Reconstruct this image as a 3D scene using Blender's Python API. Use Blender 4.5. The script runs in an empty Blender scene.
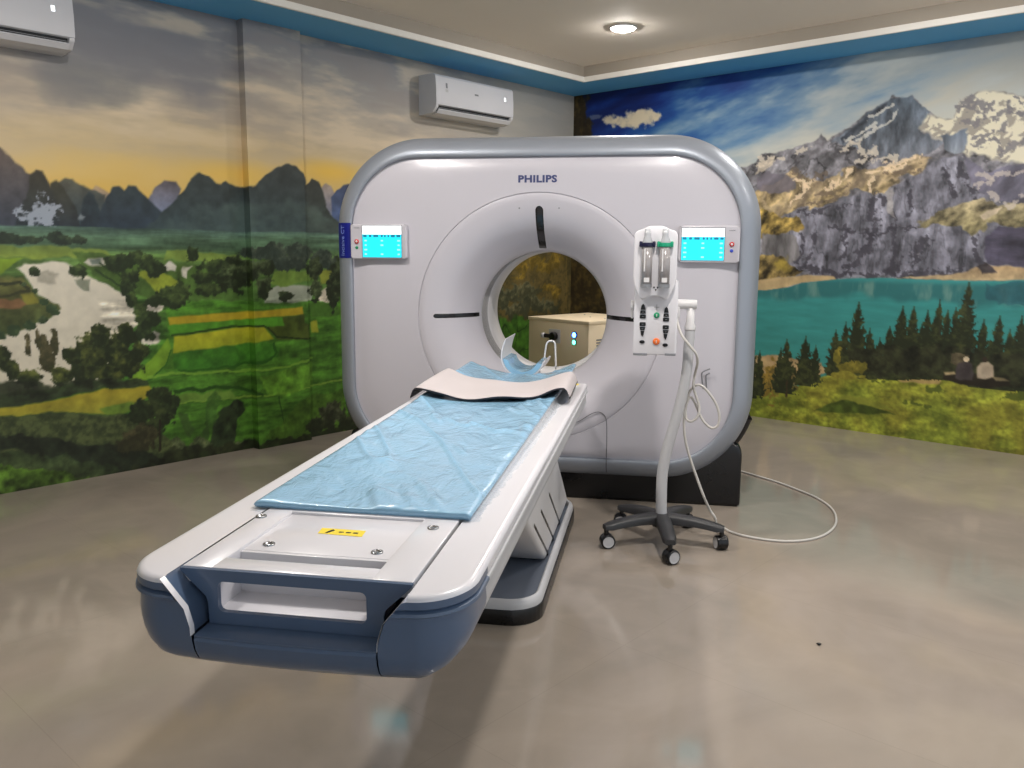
import bpy, bmesh, math
import numpy as np
from mathutils import Vector, Matrix

SC = bpy.context.scene
COL = SC.collection
V = Vector

# ---------------------------------------------------------------- camera
F_PX = 848.72
cam_d = bpy.data.cameras.new('camera')
cam = bpy.data.objects.new('camera', cam_d)
COL.objects.link(cam)
YAW, PITCH, ROLL = 0.16987, -0.15440, 0.00740
CAM = V((0.6459, -4.5791, 1.3820))
fw = V((-math.sin(YAW) * math.cos(PITCH), math.cos(YAW) * math.cos(PITCH), math.sin(PITCH)))
rt = fw.cross(V((0, 0, 1))).normalized()
up = rt.cross(fw)
rt2 = math.cos(ROLL) * rt + math.sin(ROLL) * up
up2 = -math.sin(ROLL) * rt + math.cos(ROLL) * up
M = Matrix((rt2, up2, -fw)).transposed().to_4x4()
M.translation = CAM
cam.matrix_world = M
cam_d.sensor_fit = 'HORIZONTAL'
cam_d.sensor_width = 36.0
cam_d.lens = 36.0 * F_PX / 1024
cam_d.clip_start = 0.02
SC.camera = cam

# ---------------------------------------------------------------- colour management, world
vs = SC.view_settings
SC.display_settings.display_device = 'sRGB'
vs.view_transform = 'Standard'
vs.look = 'None'
vs.gamma = 1.0
vs.use_curve_mapping = False
vs.exposure = 0.0
W = bpy.data.worlds.new('world')
SC.world = W
W.use_nodes = True
W.node_tree.nodes['Background'].inputs[0].default_value = (0.86, 0.93, 1.0, 1)
W.node_tree.nodes['Background'].inputs[1].default_value = 0.9  # cool ambient fill, added to enter through the open room side

# ---------------------------------------------------------------- room axes (the scanner faces -Y; the room is turned under it)
TH = 0.5642
DL = V((math.sin(TH), math.cos(TH), 0))            # along the left wall, toward the far corner
NL = V((-math.cos(TH), math.sin(TH), 0))           # out of the room through the left wall
D_LEFT, D_RIGHT = 2.2833, 3.1894                   # wall distances along NL and DL
D_BACK, D_NEAR = -4.6, -5.4                        # the open side and the near wall, behind the viewer
Z_SOFFIT, Z_CEIL, SOFFIT_W = 2.870, 3.0, 0.51
def room(n, d, z=0.0):
    return NL * n + DL * d + V((0, 0, z))

# ---------------------------------------------------------------- lamps: recessed downlights, two rows along the walls and one across the middle
LAMPS = [(0.768, 1.82, 1.0), (-1.63, -0.95, 1.45), (-1.2, 1.75, .8), (-3.0, 1.6, .8), (0.1, -1.9, 1.5), (-3.0, -0.4, .6)]
LAMP_W = 420                                # radiance of the glowing opal domes (built with the ceiling, they are the lamps)

# ---------------------------------------------------------------- materials
def lin(c):
    return tuple((x / 255 / 12.92) if x / 255 <= 0.04045 else ((x / 255 + 0.055) / 1.055) ** 2.4 for x in c)
def mat(name, rgb, rough=0.5, metal=0.0, coat=0.0, var=0.04, vscale=6.0, bump=0.0, bscale=40.0, emit=None, estr=0.0, alpha=None, trans=0.0, spec=0.5, rvar=0.06):
    m = bpy.data.materials.new(name)
    m.use_nodes = True
    nt = m.node_tree
    N, L = nt.nodes, nt.links
    b = N['Principled BSDF']
    tc = N.new('ShaderNodeTexCoord')
    nz = N.new('ShaderNodeTexNoise')
    nz.inputs['Scale'].default_value = vscale
    nz.inputs['Detail'].default_value = 4
    L.new(tc.outputs['Object'], nz.inputs['Vector'])
    cr = N.new('ShaderNodeMix'); cr.data_type = 'RGBA'
    c = lin(rgb)
    cr.inputs[6].default_value = (*[min(1, x * (1 - var)) for x in c], 1)
    cr.inputs[7].default_value = (*[min(1, x * (1 + var)) for x in c], 1)
    L.new(nz.outputs['Fac'], cr.inputs[0])
    L.new(cr.outputs[2], b.inputs['Base Color'])
    mr = N.new('ShaderNodeMapRange')
    mr.inputs['To Min'].default_value = max(0.02, rough - rvar)
    mr.inputs['To Max'].default_value = min(1, rough + rvar)
    L.new(nz.outputs['Fac'], mr.inputs['Value'])
    L.new(mr.outputs['Result'], b.inputs['Roughness'])
    b.inputs['Metallic'].default_value = metal
    b.inputs['Coat Weight'].default_value = coat
    b.inputs['Coat Roughness'].default_value = 0.06
    b.inputs['Specular IOR Level'].default_value = spec
    b.inputs['Transmission Weight'].default_value = trans
    if bump:
        n2 = N.new('ShaderNodeTexNoise')
        n2.inputs['Scale'].default_value = bscale
        n2.inputs['Detail'].default_value = 3
        L.new(tc.outputs['Object'], n2.inputs['Vector'])
        bp = N.new('ShaderNodeBump')
        bp.inputs['Strength'].default_value = bump
        bp.inputs['Distance'].default_value = 0.01
        L.new(n2.outputs['Fac'], bp.inputs['Height'])
        L.new(bp.outputs['Normal'], b.inputs['Normal'])
    if emit:
        b.inputs['Emission Color'].default_value = (*lin(emit), 1)
        b.inputs['Emission Strength'].default_value = estr
    if alpha is not None:
        b.inputs['Alpha'].default_value = alpha
    return m

# ---------------------------------------------------------------- mesh helpers
class MB:
    """collects geometry, then becomes ONE mesh object"""
    def __init__(s): s.v, s.f, s.mi, s.sm = [], [], [], []
    def add(s, vs_, fs_, mi=0, smooth=False):
        o = len(s.v)
        s.v += [tuple(p) for p in vs_]
        s.f += [tuple(i + o for i in f) for f in fs_]
        s.mi += [mi] * len(fs_); s.sm += [smooth] * len(fs_)
        return s
    def bm(s, bm_, mi=0, smooth=False, mtx=None):
        bm_.verts.index_update()
        s.add([(mtx @ v.co) if mtx else v.co for v in bm_.verts], [[v.index for v in f.verts] for f in bm_.faces], mi, smooth)
        bm_.free()
        return s
    def box(s, lo, hi, bev=0.0, seg=2, mi=0, mtx=None, smooth=None):
        b = bmesh.new()
        bmesh.ops.create_cube(b, size=1)
        lo, hi = V(lo), V(hi)
        for v in b.verts:
            v.co = V([lo[i] + (v.co[i] + .5) * (hi[i] - lo[i]) for i in range(3)])
        if bev: bmesh.ops.bevel(b, geom=b.edges[:], offset=bev, segments=seg, affect='EDGES', profile=0.5)
        return s.bm(b, mi, bool(bev) if smooth is None else smooth, mtx)
    def cyl(s, p0, p1, r0, r1=None, n=24, mi=0, caps=True, smooth=True, bev=0.0):
        r1 = r0 if r1 is None else r1
        p0, p1 = V(p0), V(p1); d = (p1 - p0); L_ = d.length; d = d.normalized()
        if bev: prof = [(0, r0 - bev), (bev * .3, r0 - bev * .3), (bev, r0), (L_ - bev, r1), (L_ - bev * .3, r1 - bev * .3), (L_, r1 - bev)]
        else: prof = [(0, r0), (L_, r1)]
        return s.rev(p0, d, prof, n, mi, caps, smooth)
    def rev(s, p0, ax, prof, n=32, mi=0, caps=True, smooth=True):
        """solid of revolution: prof = [(distance along the axis, radius)]"""
        p0, ax = V(p0), V(ax).normalized()
        a = ax.orthogonal().normalized(); b = ax.cross(a)
        vs_, fs_ = [], []
        for t, r in prof:
            for k in range(n):
                q = 2 * math.pi * k / n
                vs_.append(p0 + ax * t + (a * math.cos(q) + b * math.sin(q)) * r)
        for i in range(len(prof) - 1):
            for k in range(n):
                k2 = (k + 1) % n
                fs_.append((i * n + k, i * n + k2, (i + 1) * n + k2, (i + 1) * n + k))
        s.add(vs_, fs_, mi, smooth)
        if caps:
            o = len(s.v) - len(vs_)
            s.f.append(tuple(o + k for k in reversed(range(n)))); s.mi.append(mi); s.sm.append(False)
            s.f.append(tuple(o + (len(prof) - 1) * n + k for k in range(n))); s.mi.append(mi); s.sm.append(False)
        return s
    def tube(s, pts, r, n=10, mi=0, smooth_path=4):
        P = catmull(pts, smooth_path) if smooth_path > 1 else [V(p) for p in pts]
        rr = r if callable(r) else (lambda t: r)
        vs_, fs_ = [], []
        T = (P[1] - P[0]).normalized(); u = T.orthogonal().normalized()
        for i, p in enumerate(P):
            T = (P[min(i + 1, len(P) - 1)] - P[max(i - 1, 0)]).normalized()
            u = (u - T * u.dot(T)).normalized(); w = T.cross(u)
            R = rr(i / (len(P) - 1))
            for k in range(n):
                q = 2 * math.pi * k / n
                vs_.append(p + (u * math.cos(q) + w * math.sin(q)) * R)
        for i in range(len(P) - 1):
            for k in range(n):
                k2 = (k + 1) % n
                fs_.append((i * n + k, i * n + k2, (i + 1) * n + k2, (i + 1) * n + k))
        o = len(s.v)
        s.add(vs_, fs_, mi, True)
        s.f.append(tuple(o + k for k in reversed(range(n)))); s.mi.append(mi); s.sm.append(False)
        s.f.append(tuple(o + (len(P) - 1) * n + k for k in range(n))); s.mi.append(mi); s.sm.append(False)
        return s
    def prism(s, poly, fn, a, b, mi=0, bev=0.0, seg=2, smooth=False):
        """poly (u,v) extruded from a to b; fn(u, v, w) -> point"""
        bm_ = bmesh.new()
        n = len(poly)
        A = [bm_.verts.new(fn(u, v, a)) for u, v in poly]; B = [bm_.verts.new(fn(u, v, b)) for u, v in poly]
        bm_.faces.new(A[::-1]); bm_.faces.new(B)
        for i in range(n): bm_.faces.new((A[i], A[(i + 1) % n], B[(i + 1) % n], B[i]))
        bmesh.ops.recalc_face_normals(bm_, faces=bm_.faces[:])
        if bev: bmesh.ops.bevel(bm_, geom=bm_.edges[:], offset=bev, segments=seg, affect='EDGES', profile=0.5)
        return s.bm(bm_, mi, smooth or bool(bev))
    def grid(s, P, mi=0, smooth=True, closed_u=False):
        """P: rows of points"""
        R, C_ = len(P), len(P[0])
        vs_ = [p for row in P for p in row]
        fs_ = []
        for i in range(R - 1):
            for k in range(C_ - (0 if closed_u else 1)):
                k2 = (k + 1) % C_
                fs_.append((i * C_ + k, i * C_ + k2, (i + 1) * C_ + k2, (i + 1) * C_ + k))
        return s.add(vs_, fs_, mi, smooth)
    def obj(s, name, mats, parent=None, loc=None, flip=False, angle=None, recalc=True):
        me = bpy.data.meshes.new(name)
        me.from_pydata([tuple(v) for v in s.v], [], s.f)
        for m in (mats if isinstance(mats, (list, tuple)) else [mats]): me.materials.append(m)
        me.polygons.foreach_set('material_index', s.mi)
        me.polygons.foreach_set('use_smooth', s.sm)
        if recalc:
            b = bmesh.new(); b.from_mesh(me)
            bmesh.ops.remove_doubles(b, verts=b.verts[:], dist=1e-6)
            bmesh.ops.recalc_face_normals(b, faces=b.faces[:])
            b.to_mesh(me); b.free()
        if angle is not None: me.set_sharp_from_angle(angle=math.radians(angle))
        o = bpy.data.objects.new(name, me)
        COL.objects.link(o)
        if parent is not None:
            o.parent = parent
            o.matrix_parent_inverse = root_inv(parent)
        return o
def root_inv(o):
    m = Matrix.Translation(WORLD_AT.get(o.name, V((0, 0, 0))))
    return m.inverted()
WORLD_AT = {}
def catmull(pts, k):
    P = [V(p) for p in pts]
    P = [2 * P[0] - P[1]] + P + [2 * P[-1] - P[-2]]
    out = []
    for i in range(1, len(P) - 2):
        for j in range(k):
            t = j / k
            out.append(.5 * ((2 * P[i]) + (P[i + 1] - P[i - 1]) * t + (2 * P[i - 1] - 5 * P[i] + 4 * P[i + 1] - P[i + 2]) * t * t + (3 * P[i] - P[i - 1] - 3 * P[i + 1] + P[i + 2]) * t ** 3))
    out.append(P[-2])
    return out
def thing(name, label, cat, loc, group=None):
    """an Empty at the thing's base; its parts are modelled in world metres and parented to it"""
    o = bpy.data.objects.new(name, None)
    COL.objects.link(o)
    o.location = loc
    o.empty_display_size = .1
    WORLD_AT[o.name] = V(loc)
    o['label'] = label; o['category'] = cat
    if group: o['group'] = group
    return o
def tag(o, label, cat, group=None):
    o['label'] = label; o['category'] = cat
    if group: o['group'] = group
    return o
def struct(o, label, cat):
    o['kind'] = 'structure'; o['label'] = label; o['category'] = cat
    return o
def text_mesh(body, size, bold=0.0, extrude=0.0008, spacing=1.0, shear=0.0):
    cu = bpy.data.curves.new('lettering', 'FONT')
    cu.body = body; cu.size = size; cu.offset = bold; cu.extrude = extrude
    cu.align_x = 'CENTER'; cu.align_y = 'CENTER'; cu.space_character = spacing; cu.shear = shear
    cu.resolution_u = 3
    t = bpy.data.objects.new('lettering', cu)
    COL.objects.link(t)
    bpy.context.view_layer.update()
    me = bpy.data.meshes.new_from_object(t.evaluated_get(bpy.context.evaluated_depsgraph_get()))
    bpy.data.objects.remove(t); bpy.data.curves.remove(cu)
    b = bmesh.new(); b.from_mesh(me); bpy.data.meshes.remove(me)
    return b
def lettering(mb, body, size, at, right=(1, 0, 0), upv=(0, 0, 1), bold=0.0, mi=0, width=None, spacing=1.0):
    b = text_mesh(body, size, bold, spacing=spacing)
    r, u = V(right).normalized(), V(upv).normalized(); n = r.cross(u)
    if width:
        xs = [v.co.x for v in b.verts]; k = width / (max(xs) - min(xs)); c = (max(xs) + min(xs)) / 2
        for v in b.verts: v.co.x = (v.co.x - c) * k
    m = Matrix((r, u, n)).transposed().to_4x4(); m.translation = V(at)
    mb.bm(b, mi, False, m)
def rrect(w, h, r, n=6, cx=0, cy=0):
    """rounded rectangle outline, counter-clockwise"""
    out = []
    for sx, sy, a0 in ((1, -1, -90), (1, 1, 0), (-1, 1, 90), (-1, -1, 180)):
        for i in range(n + 1):
            a = math.radians(a0 + 90 * i / n)
            out.append((cx + sx * (w / 2 - r) + r * math.cos(a), cy + sy * (h / 2 - r) + r * math.sin(a)))
    return out
XZ = lambda u, v, w: (u, w, v)
XY = lambda u, v, w: (u, v, w)
YZ = lambda u, v, w: (w, u, v)

M_white = mat('white_gloss_plastic', (222, 220, 224), .28, coat=.25, var=.008, rvar=.01)
M_gwhite = mat('gantry_white', (195, 192, 199), .3, coat=.2, var=.006, rvar=.01)
M_white2 = mat('white_satin_plastic', (214, 212, 212), .4, var=.01, rvar=.02)
M_trayfloor = mat('grey_blue_plastic', (104, 112, 126), .4, var=.02)
M_silver = mat('silver_blue_paint', (152, 158, 168), .42, metal=.35, coat=.12, var=.01, rvar=.02)
M_blue = mat('slate_blue_plastic', (80, 98, 124), .3, coat=.3, var=.01, rvar=.02)
M_grey = mat('light_grey_plastic', (186, 186, 188), .38, var=.015)
M_mid = mat('mid_grey_plastic', (128, 130, 134), .4)
M_dark = mat('charcoal_plastic', (44, 44, 46), .45, bump=.05, bscale=200)
M_black = mat('black_plastic', (9, 9, 12), .28, rvar=.03)
M_seam = mat('seam_grey', (92, 92, 96), .6)  # plain grey of the cover joints
M_navy = mat('navy_badge', (14, 26, 128), .4)
M_ltext = mat('pale_blue_ink', (120, 140, 210), .5)
M_ink = mat('logo_ink', (58, 66, 110), .5)
M_smallink = mat('grey_ink', (110, 112, 120), .5)
M_red = mat('red_button', (190, 30, 34), .4)
M_green = mat('green_button', (30, 140, 96), .4)
M_orange = mat('orange_button', (224, 110, 44), .4)
M_bluebtn = mat('blue_button', (60, 80, 190), .4)
M_steel = mat('steel', (170, 170, 172), .25, metal=1.0)
M_yellow = mat('yellow_label', (240, 214, 50), .5)

# ---------------------------------------------------------------- printed murals (numpy painting -> colour attribute on the wall)
NR = np.random.RandomState
_T = [NR(100 + k).rand(256, 256) for k in range(6)]
def vnoise(x, y, k=0):
    t = _T[k % 6]
    xi = np.floor(x).astype(np.int64); yi = np.floor(y).astype(np.int64)
    fx = x - xi; fy = y - yi
    fx = fx * fx * (3 - 2 * fx); fy = fy * fy * (3 - 2 * fy)
    x0 = xi & 255; x1 = (xi + 1) & 255; y0 = yi & 255; y1 = (yi + 1) & 255
    return (t[y0, x0] * (1 - fx) + t[y0, x1] * fx) * (1 - fy) + (t[y1, x0] * (1 - fx) + t[y1, x1] * fx) * fy
def fbm(x, y, sc, k=0, octv=4, sx=1.0, sy=1.0):
    """fractal noise around 0, feature size sc metres"""
    v = 0; a = 1; tot = 0; f = 1 / sc
    for o in range(octv):
        v = v + a * (vnoise(x * f * sx + 13.7 * k + 7 * o, y * f * sy + 5.1 * k + 3 * o, k + o) - .5)
        tot += a; a *= .55; f *= 2.03
    return v / tot * 2
def sstep(a, b, x):
    t = np.clip((x - a) / (b - a), 0, 1); return t * t * (3 - 2 * t)
class Mural:
    """A picture painted on a wall: X runs along the wall, Z up (metres).  conv turns measured points into wall metres."""
    def __init__(s, X, Zz, conv):
        s.X, s.Z, s.conv = X, Zz, conv
        s.c = np.zeros((len(X), 3)); s.rough = 0
        s.n1 = fbm(X, Zz, .06, 1, 4); s.n2 = fbm(X, Zz, .025, 2, 3); s.n3 = fbm(X, Zz, .3, 3, 4)
        s.wx = fbm(X, Zz, .08, 4, 3); s.wz = fbm(X, Zz, .08, 5, 3)
    def pt(s, p): return s.conv(*p)
    def mix(s, m, col):
        col = np.asarray(col, float)
        if col.max() > 1.5: col = col / 255.
        s.c += m[:, None] * (col - s.c)
    def mul(s, m, f): s.c *= (1 + m[:, None] * (np.asarray(f) - 1))
    def sdf(s, pts, wob=0.0):
        P = np.array([s.pt(p) for p in pts])
        x = s.X + wob * s.wx; z = s.Z + wob * s.wz
        d = np.full(len(x), 1e9); inside = np.zeros(len(x), bool)
        lo = P.min(0) - .15; hi = P.max(0) + .15
        idx = np.nonzero((x > lo[0]) & (x < hi[0]) & (z > lo[1]) & (z < hi[1]))[0]
        if not len(idx): return d
        x = x[idx]; z = z[idx]; dd = np.full(len(idx), 1e9); ins = np.zeros(len(idx), bool)
        for (x0, z0), (x1, z1) in zip(P, np.roll(P, -1, 0)):
            ex, ez = x1 - x0, z1 - z0; L = ex * ex + ez * ez + 1e-12
            t = np.clip(((x - x0) * ex + (z - z0) * ez) / L, 0, 1)
            dd = np.minimum(dd, (x - x0 - t * ex) ** 2 + (z - z0 - t * ez) ** 2)
            if z0 != z1:
                ins ^= ((z0 > z) != (z1 > z)) & (x < ex * (z - z0) / ez + x0)
        d[idx] = np.where(ins, -1, 1) * np.sqrt(dd)
        return d
    def poly(s, pts, col, col2=None, soft=.008, wob=.02, tex=.12, k=None, a=1.0, grad=None):
        d = s.sdf(pts, wob); m = sstep(soft, -soft, d) * a
        i = np.nonzero(m > 0)[0]
        if not len(i): return
        c = np.array(col, float)[None] / 255.
        if col2 is not None:
            P = np.array([s.pt(p) for p in pts]); lo, hi = P[:, 1].min(), P[:, 1].max()
            t = np.clip((hi - s.Z[i]) / (hi - lo + 1e-9), 0, 1)[:, None]
            c = c * (1 - t) + np.array(col2, float)[None] / 255. * t
        n = s.n1[i] if k is None else k[i]
        c = c * (1 + tex * n[:, None] * 2)
        s.c[i] += m[i][:, None] * (c - s.c[i])
    def line(s, pts, w, col, wob=.012, a=1.0):
        P = [s.pt(p) for p in pts]; x = s.X + wob * s.wx; z = s.Z + wob * s.wz
        d = np.full(len(x), 1e9)
        for (x0, z0), (x1, z1) in zip(P[:-1], P[1:]):
            ex, ez = x1 - x0, z1 - z0; L = ex * ex + ez * ez + 1e-12
            t = np.clip(((x - x0) * ex + (z - z0) * ez) / L, 0, 1)
            d = np.minimum(d, np.hypot(x - x0 - t * ex, z - z0 - t * ez))
        if s.rough: d = d + s.rough * w * (s.n2 * 1.6 + s.n1 * 1.2)
        s.mix(sstep(w, w * .4, d) * a, col)
    def tree(s, p, rx, ry, col, hi=None, rag=.5, k=0, a=1.0):
        """round leafy crown, radii in photo-scale pixels"""
        x0, z0 = s.pt(p); x1, _ = s.pt((p[0] + rx, p[1])); _, z1 = s.pt((p[0], p[1] - ry))
        rX, rZ = abs(x1 - x0), abs(z1 - z0)
        i = np.nonzero((abs(s.X - x0) < rX * 1.8) & (abs(s.Z - z0) < rZ * 1.8))[0]
        if not len(i): return
        u = (s.X[i] - x0) / rX; v = (s.Z[i] - z0) / rZ
        d = np.hypot(u, v) + rag * s.n1[i] * 1.2 + rag * .5 * s.n2[i]
        m = sstep(1.05, .85, d) * a
        c = np.array(col, float)[None] / 255.
        if hi is not None:
            t = np.clip(.5 * (v + .3) + 1.1 * s.n1[i] + .4 * s.n2[i], 0, 1)[:, None]
            c = c * (1 - t) + np.array(hi, float)[None] / 255. * t
        c = c * (1 + .2 * s.n2[i][:, None])
        s.c[i] += m[:, None] * (c - s.c[i])
    def fir(s, x, top, base, hw, col=(34, 40, 24), hi=(62, 66, 36), k=0):
        x0, zt = s.pt((x, top)); _, zb = s.pt((x, base)); xw, _ = s.pt((x + hw, base)); w = abs(xw - x0)
        i = np.nonzero((abs(s.X - x0) < w * 1.6) & (s.Z < zt + .02) & (s.Z > zb - .02))[0]
        if not len(i): return
        t = np.clip((zt - s.Z[i]) / (zt - zb), 0, 1)
        u = (s.X[i] - x0) / w
        nb = max(5, int((zt - zb) / .055))
        drop = t * nb + .9 * abs(u) + .8 * s.n1[i] + k * .37
        saw = 1 - (drop % 1.0)
        edge = (t ** .8) * (.5 + .5 * saw) + .03 + .35 * s.n2[i] * t ** .5
        m = sstep(.06, -.06, abs(u) - edge)
        tt = np.clip(.35 * saw + 1.3 * s.n1[i] + .9 * s.n2[i] + .1 * u, 0, 1)[:, None]
        c = np.array(col, float) / 255. * (1 - tt) + np.array(hi, float) / 255. * tt
        s.c[i] += m[:, None] * (c - s.c[i])
def ramp(v, stops):
    xs = [a for a, _ in stops]; cs = np.array([b for _, b in stops], float) / 255.
    return np.stack([np.interp(v, xs, cs[:, j]) for j in range(3)], 1)

def paint_valley(X, Zz, conv, inv):
    """karst hills at sunset above a river and green fields"""
    m = Mural(X, Zz, conv)
    zh = conv(150, 190)[1]                                   # skyline height
    h = Zz - zh
    band = h + .10 * fbm(X, Zz, .9, 2, 4, 1, 3.2) + .05 * m.n3
    m.c = ramp(band, [(-.05, (190, 158, 82)), (.06, (192, 164, 100)), (.20, (182, 162, 122)), (.42, (172, 158, 136)), (.62, (160, 150, 136)),
                      (.85, (140, 136, 132)), (1.1, (112, 114, 118)), (1.35, (90, 95, 104))])
    st = fbm(X + .35 * Zz, Zz, .5, 1, 5, 1, 4.5)
    m.mix(np.clip(st * 1.3, 0, .5) * sstep(.15, .5, h), (206, 188, 160))
    m.mix(np.clip(-st * 1.1, 0, .35) * sstep(.1, .5, h), (128, 120, 116))
    # darker cloud bank, upper middle
    px0, pz0 = conv(120, 45); d = np.hypot((X - px0) / 1.0, (Zz - pz0) / .32) + .5 * m.n3 + .35 * st
    m.mix(sstep(1.15, .35, d) * .6, (98, 101, 110))
    px0, pz0 = conv(95, 85); d = np.hypot((X - px0) / .42, (Zz - pz0) / .14) + .4 * m.n3 + .3 * st
    m.mix(sstep(1.1, .3, d) * .5, (112, 112, 110))
    # plain toward the room corner
    xc = conv(470, 100)[0]
    m.mix(sstep(xc - .9, xc + .5, X) * sstep(.35, .75, h) * .8, (150, 148, 142))
    for q, a in (((232, 175), .6), ((330, 172), .9)):
        px0, pz0 = conv(*q); d = np.hypot((X - px0) / .5, (Zz - pz0) / .13); m.mix(sstep(1, 0, d) * a, (206, 168, 70))
    # far hills
    hz = lambda c: tuple(c)
    m.poly([(-260, 150), (-200, 120), (-120, 150), (-60, 118), (0, 148), (15, 163), (35, 175), (44, 190), (44, 245), (-260, 260)], (92, 76, 64), (44, 58, 78), wob=.02)
    m.poly([(88, 195), (96, 186), (104, 190), (112, 196), (112, 210), (88, 210)], (150, 128, 100), (120, 110, 105), wob=.01)
    m.poly([(146, 205), (150, 195), (155, 187), (164, 181), (176, 182), (181, 189), (178, 200), (165, 214), (150, 214)], (84, 78, 82), (116, 126, 150), wob=.012)
    m.poly([(318, 190), (326, 184), (331, 186), (335, 195), (350, 240), (318, 240)], (140, 126, 116), (84, 106, 148), wob=.01)
    m.poly([(331, 198), (337, 190), (344, 185), (356, 182), (368, 190), (372, 235), (335, 238)], (54, 62, 84), (78, 98, 140), wob=.015)
    m.poly([(58, 182), (66, 177), (72, 178), (80, 184), (92, 190), (105, 195), (110, 232), (58, 232)], (76, 74, 62), (50, 68, 80), wob=.015)
    m.poly([(50, 183), (57, 180), (64, 186), (70, 197), (76, 210), (80, 232), (48, 232)], (58, 56, 42), (36, 44, 52), wob=.015)
    m.poly([(80, 222), (84, 200), (90, 192), (95, 196), (99, 208), (108, 232), (78, 232)], (46, 56, 60), (34, 44, 52), wob=.015)
    m.poly([(100, 216), (107, 197), (113, 187), (119, 186), (124, 190), (128, 185), (136, 186), (142, 192), (152, 202), (163, 213), (166, 230), (96, 231)], (44, 52, 54), (42, 54, 66), wob=.015)
    m.poly([(14, 226), (22, 205), (28, 190), (30, 176), (37, 169), (43, 171), (47, 180), (53, 194), (57, 210), (60, 231), (12, 231)], (58, 54, 42), (32, 42, 50), wob=.015)
    d = m.sdf([(26, 226), (25, 214), (34, 209), (40, 198), (43, 212), (50, 206), (57, 205), (55, 218), (53, 226), (40, 225), (35, 222), (30, 228)], .03)
    m.mix(sstep(.02, -.02, d + .09 * m.n2 + .06 * m.n1) * .85, (150, 158, 170))
    m.poly([(76, 221), (80, 216), (85, 219), (83, 222)], (120, 130, 135), wob=.02)
    m.poly([(142, 231), (158, 216), (172, 203), (183, 192), (190, 182), (200, 172), (208, 176), (216, 184), (222, 185), (226, 182), (232, 185), (240, 188), (252, 186),
            (262, 176), (275, 168), (288, 165), (297, 168), (304, 176), (307, 190), (308, 238), (142, 238)], (50, 54, 52), (48, 62, 66), wob=.018)
    m.poly([(305, 186), (312, 178), (319, 182), (324, 192), (327, 208), (336, 219), (346, 229), (360, 236), (306, 240)], (50, 52, 48), (50, 60, 58), wob=.018)
    m.poly([(345, 232), (360, 205), (380, 190), (400, 196), (425, 180), (450, 186), (470, 205), (490, 236), (345, 240)], (50, 54, 52), (48, 62, 66), wob=.02)
    d = m.sdf([(150, 236), (200, 206), (306, 198), (345, 226), (345, 245), (150, 240)], .05)
    m.mix(sstep(.03, -.05, d) * .45 * (.6 + .8 * np.clip(fbm(X, Zz, .2, 3, 4, 1, 2.5), -.5, 1)), (92, 112, 104))
    # plain
    zp = conv(150, 229)[1]
    v = zp - Zz + .012 * m.n3
    below = sstep(-.006, .006, v)
    ground = ramp(v + .02 * fbm(X, Zz, .35, 2, 4, 1, 6), [(0, (70, 92, 82)), (.06, (78, 104, 80)), (.12, (62, 84, 62)), (.18, (84, 112, 56)), (.3, (66, 92, 44)), (.6, (58, 92, 36)), (1.0, (52, 90, 30)), (1.5, (44, 60, 28))])
    strp = fbm(X, Zz, .3, 4, 4, 1, 9)
    ground *= (1 + .5 * strp + .12 * m.n2)[:, None]
    m.c += below[:, None] * (ground - m.c)
    m.poly([(-200, 246), (60, 246), (108, 250), (112, 257), (60, 258), (0, 258), (-200, 262)], (98, 116, 56), (112, 128, 50), wob=.02)
    m.poly([(-200, 258), (24, 259), (10, 268), (0, 276), (-200, 290)], (104, 128, 36), wob=.02)
    for q in ((6, 238, 9), (20, 240, 8), (33, 240, 8), (55, 237, 8), (66, 240, 9), (80, 240, 8), (-20, 238, 10), (-50, 240, 12), (-90, 240, 14)):
        m.tree(q[:2], q[2] * 1.2, q[2] * .6, (36, 46, 36), (56, 68, 46), .5)
    # river
    river = [(16, 270), (22, 265), (40, 262), (58, 262), (72, 266), (84, 275), (98, 282), (114, 287), (126, 297), (135, 310), (138, 322), (128, 334), (118, 350), (110, 380), (-200, 420), (-200, 360), (0, 336), (24, 328), (50, 318), (57, 311), (46, 300), (34, 290), (26, 280)]
    m.poly(river, (190, 184, 168), (172, 166, 148), wob=.02, tex=.03)
    m.poly([(34, 274), (50, 270), (58, 275), (54, 284), (44, 282), (36, 281)], (140, 136, 122), wob=.03, a=.7)
    m.poly([(-200, 290), (0, 278), (22, 279), (32, 289), (44, 299), (55, 305), (59, 310), (54, 316), (40, 322), (22, 330), (0, 338), (-200, 370)], (84, 84, 46), (50, 66, 36), wob=.025, tex=.2)
    m.poly([(-60, 306), (0, 298), (20, 298), (28, 303), (18, 308), (0, 308), (-60, 318)], (112, 84, 56), wob=.025)
    m.poly([(20, 294), (34, 293), (40, 302), (26, 304)], (110, 108, 44), wob=.02)
    m.line([(-60, 292), (0, 284), (20, 283), (28, 289)], .012, (44, 48, 30)); m.line([(-60, 304), (0, 296), (30, 291)], .01, (48, 50, 30))
    for q in ((44, 302, 5), (52, 308, 6), (56, 312, 5), (42, 320, 6), (30, 326, 6), (14, 332, 7), (0, 336, 6), (36, 291, 4), (24, 284, 4)):
        m.tree(q[:2], q[2], q[2] * .8, (42, 58, 36), (66, 80, 52), .5)
    # banks right of the river
    m.poly([(70, 250), (120, 256), (165, 262), (240, 272), (240, 300), (172, 302), (150, 300), (135, 296), (124, 290), (108, 284), (90, 276), (86, 268)], (70, 92, 42), (60, 84, 38), wob=.03, tex=.2)
    m.poly([(84, 262), (88, 259), (104, 259), (106, 266), (92, 267)], (168, 164, 152), wob=.01); m.poly([(90, 260), (101, 259), (102, 265), (92, 265)], (100, 110, 100), wob=.008)
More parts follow.
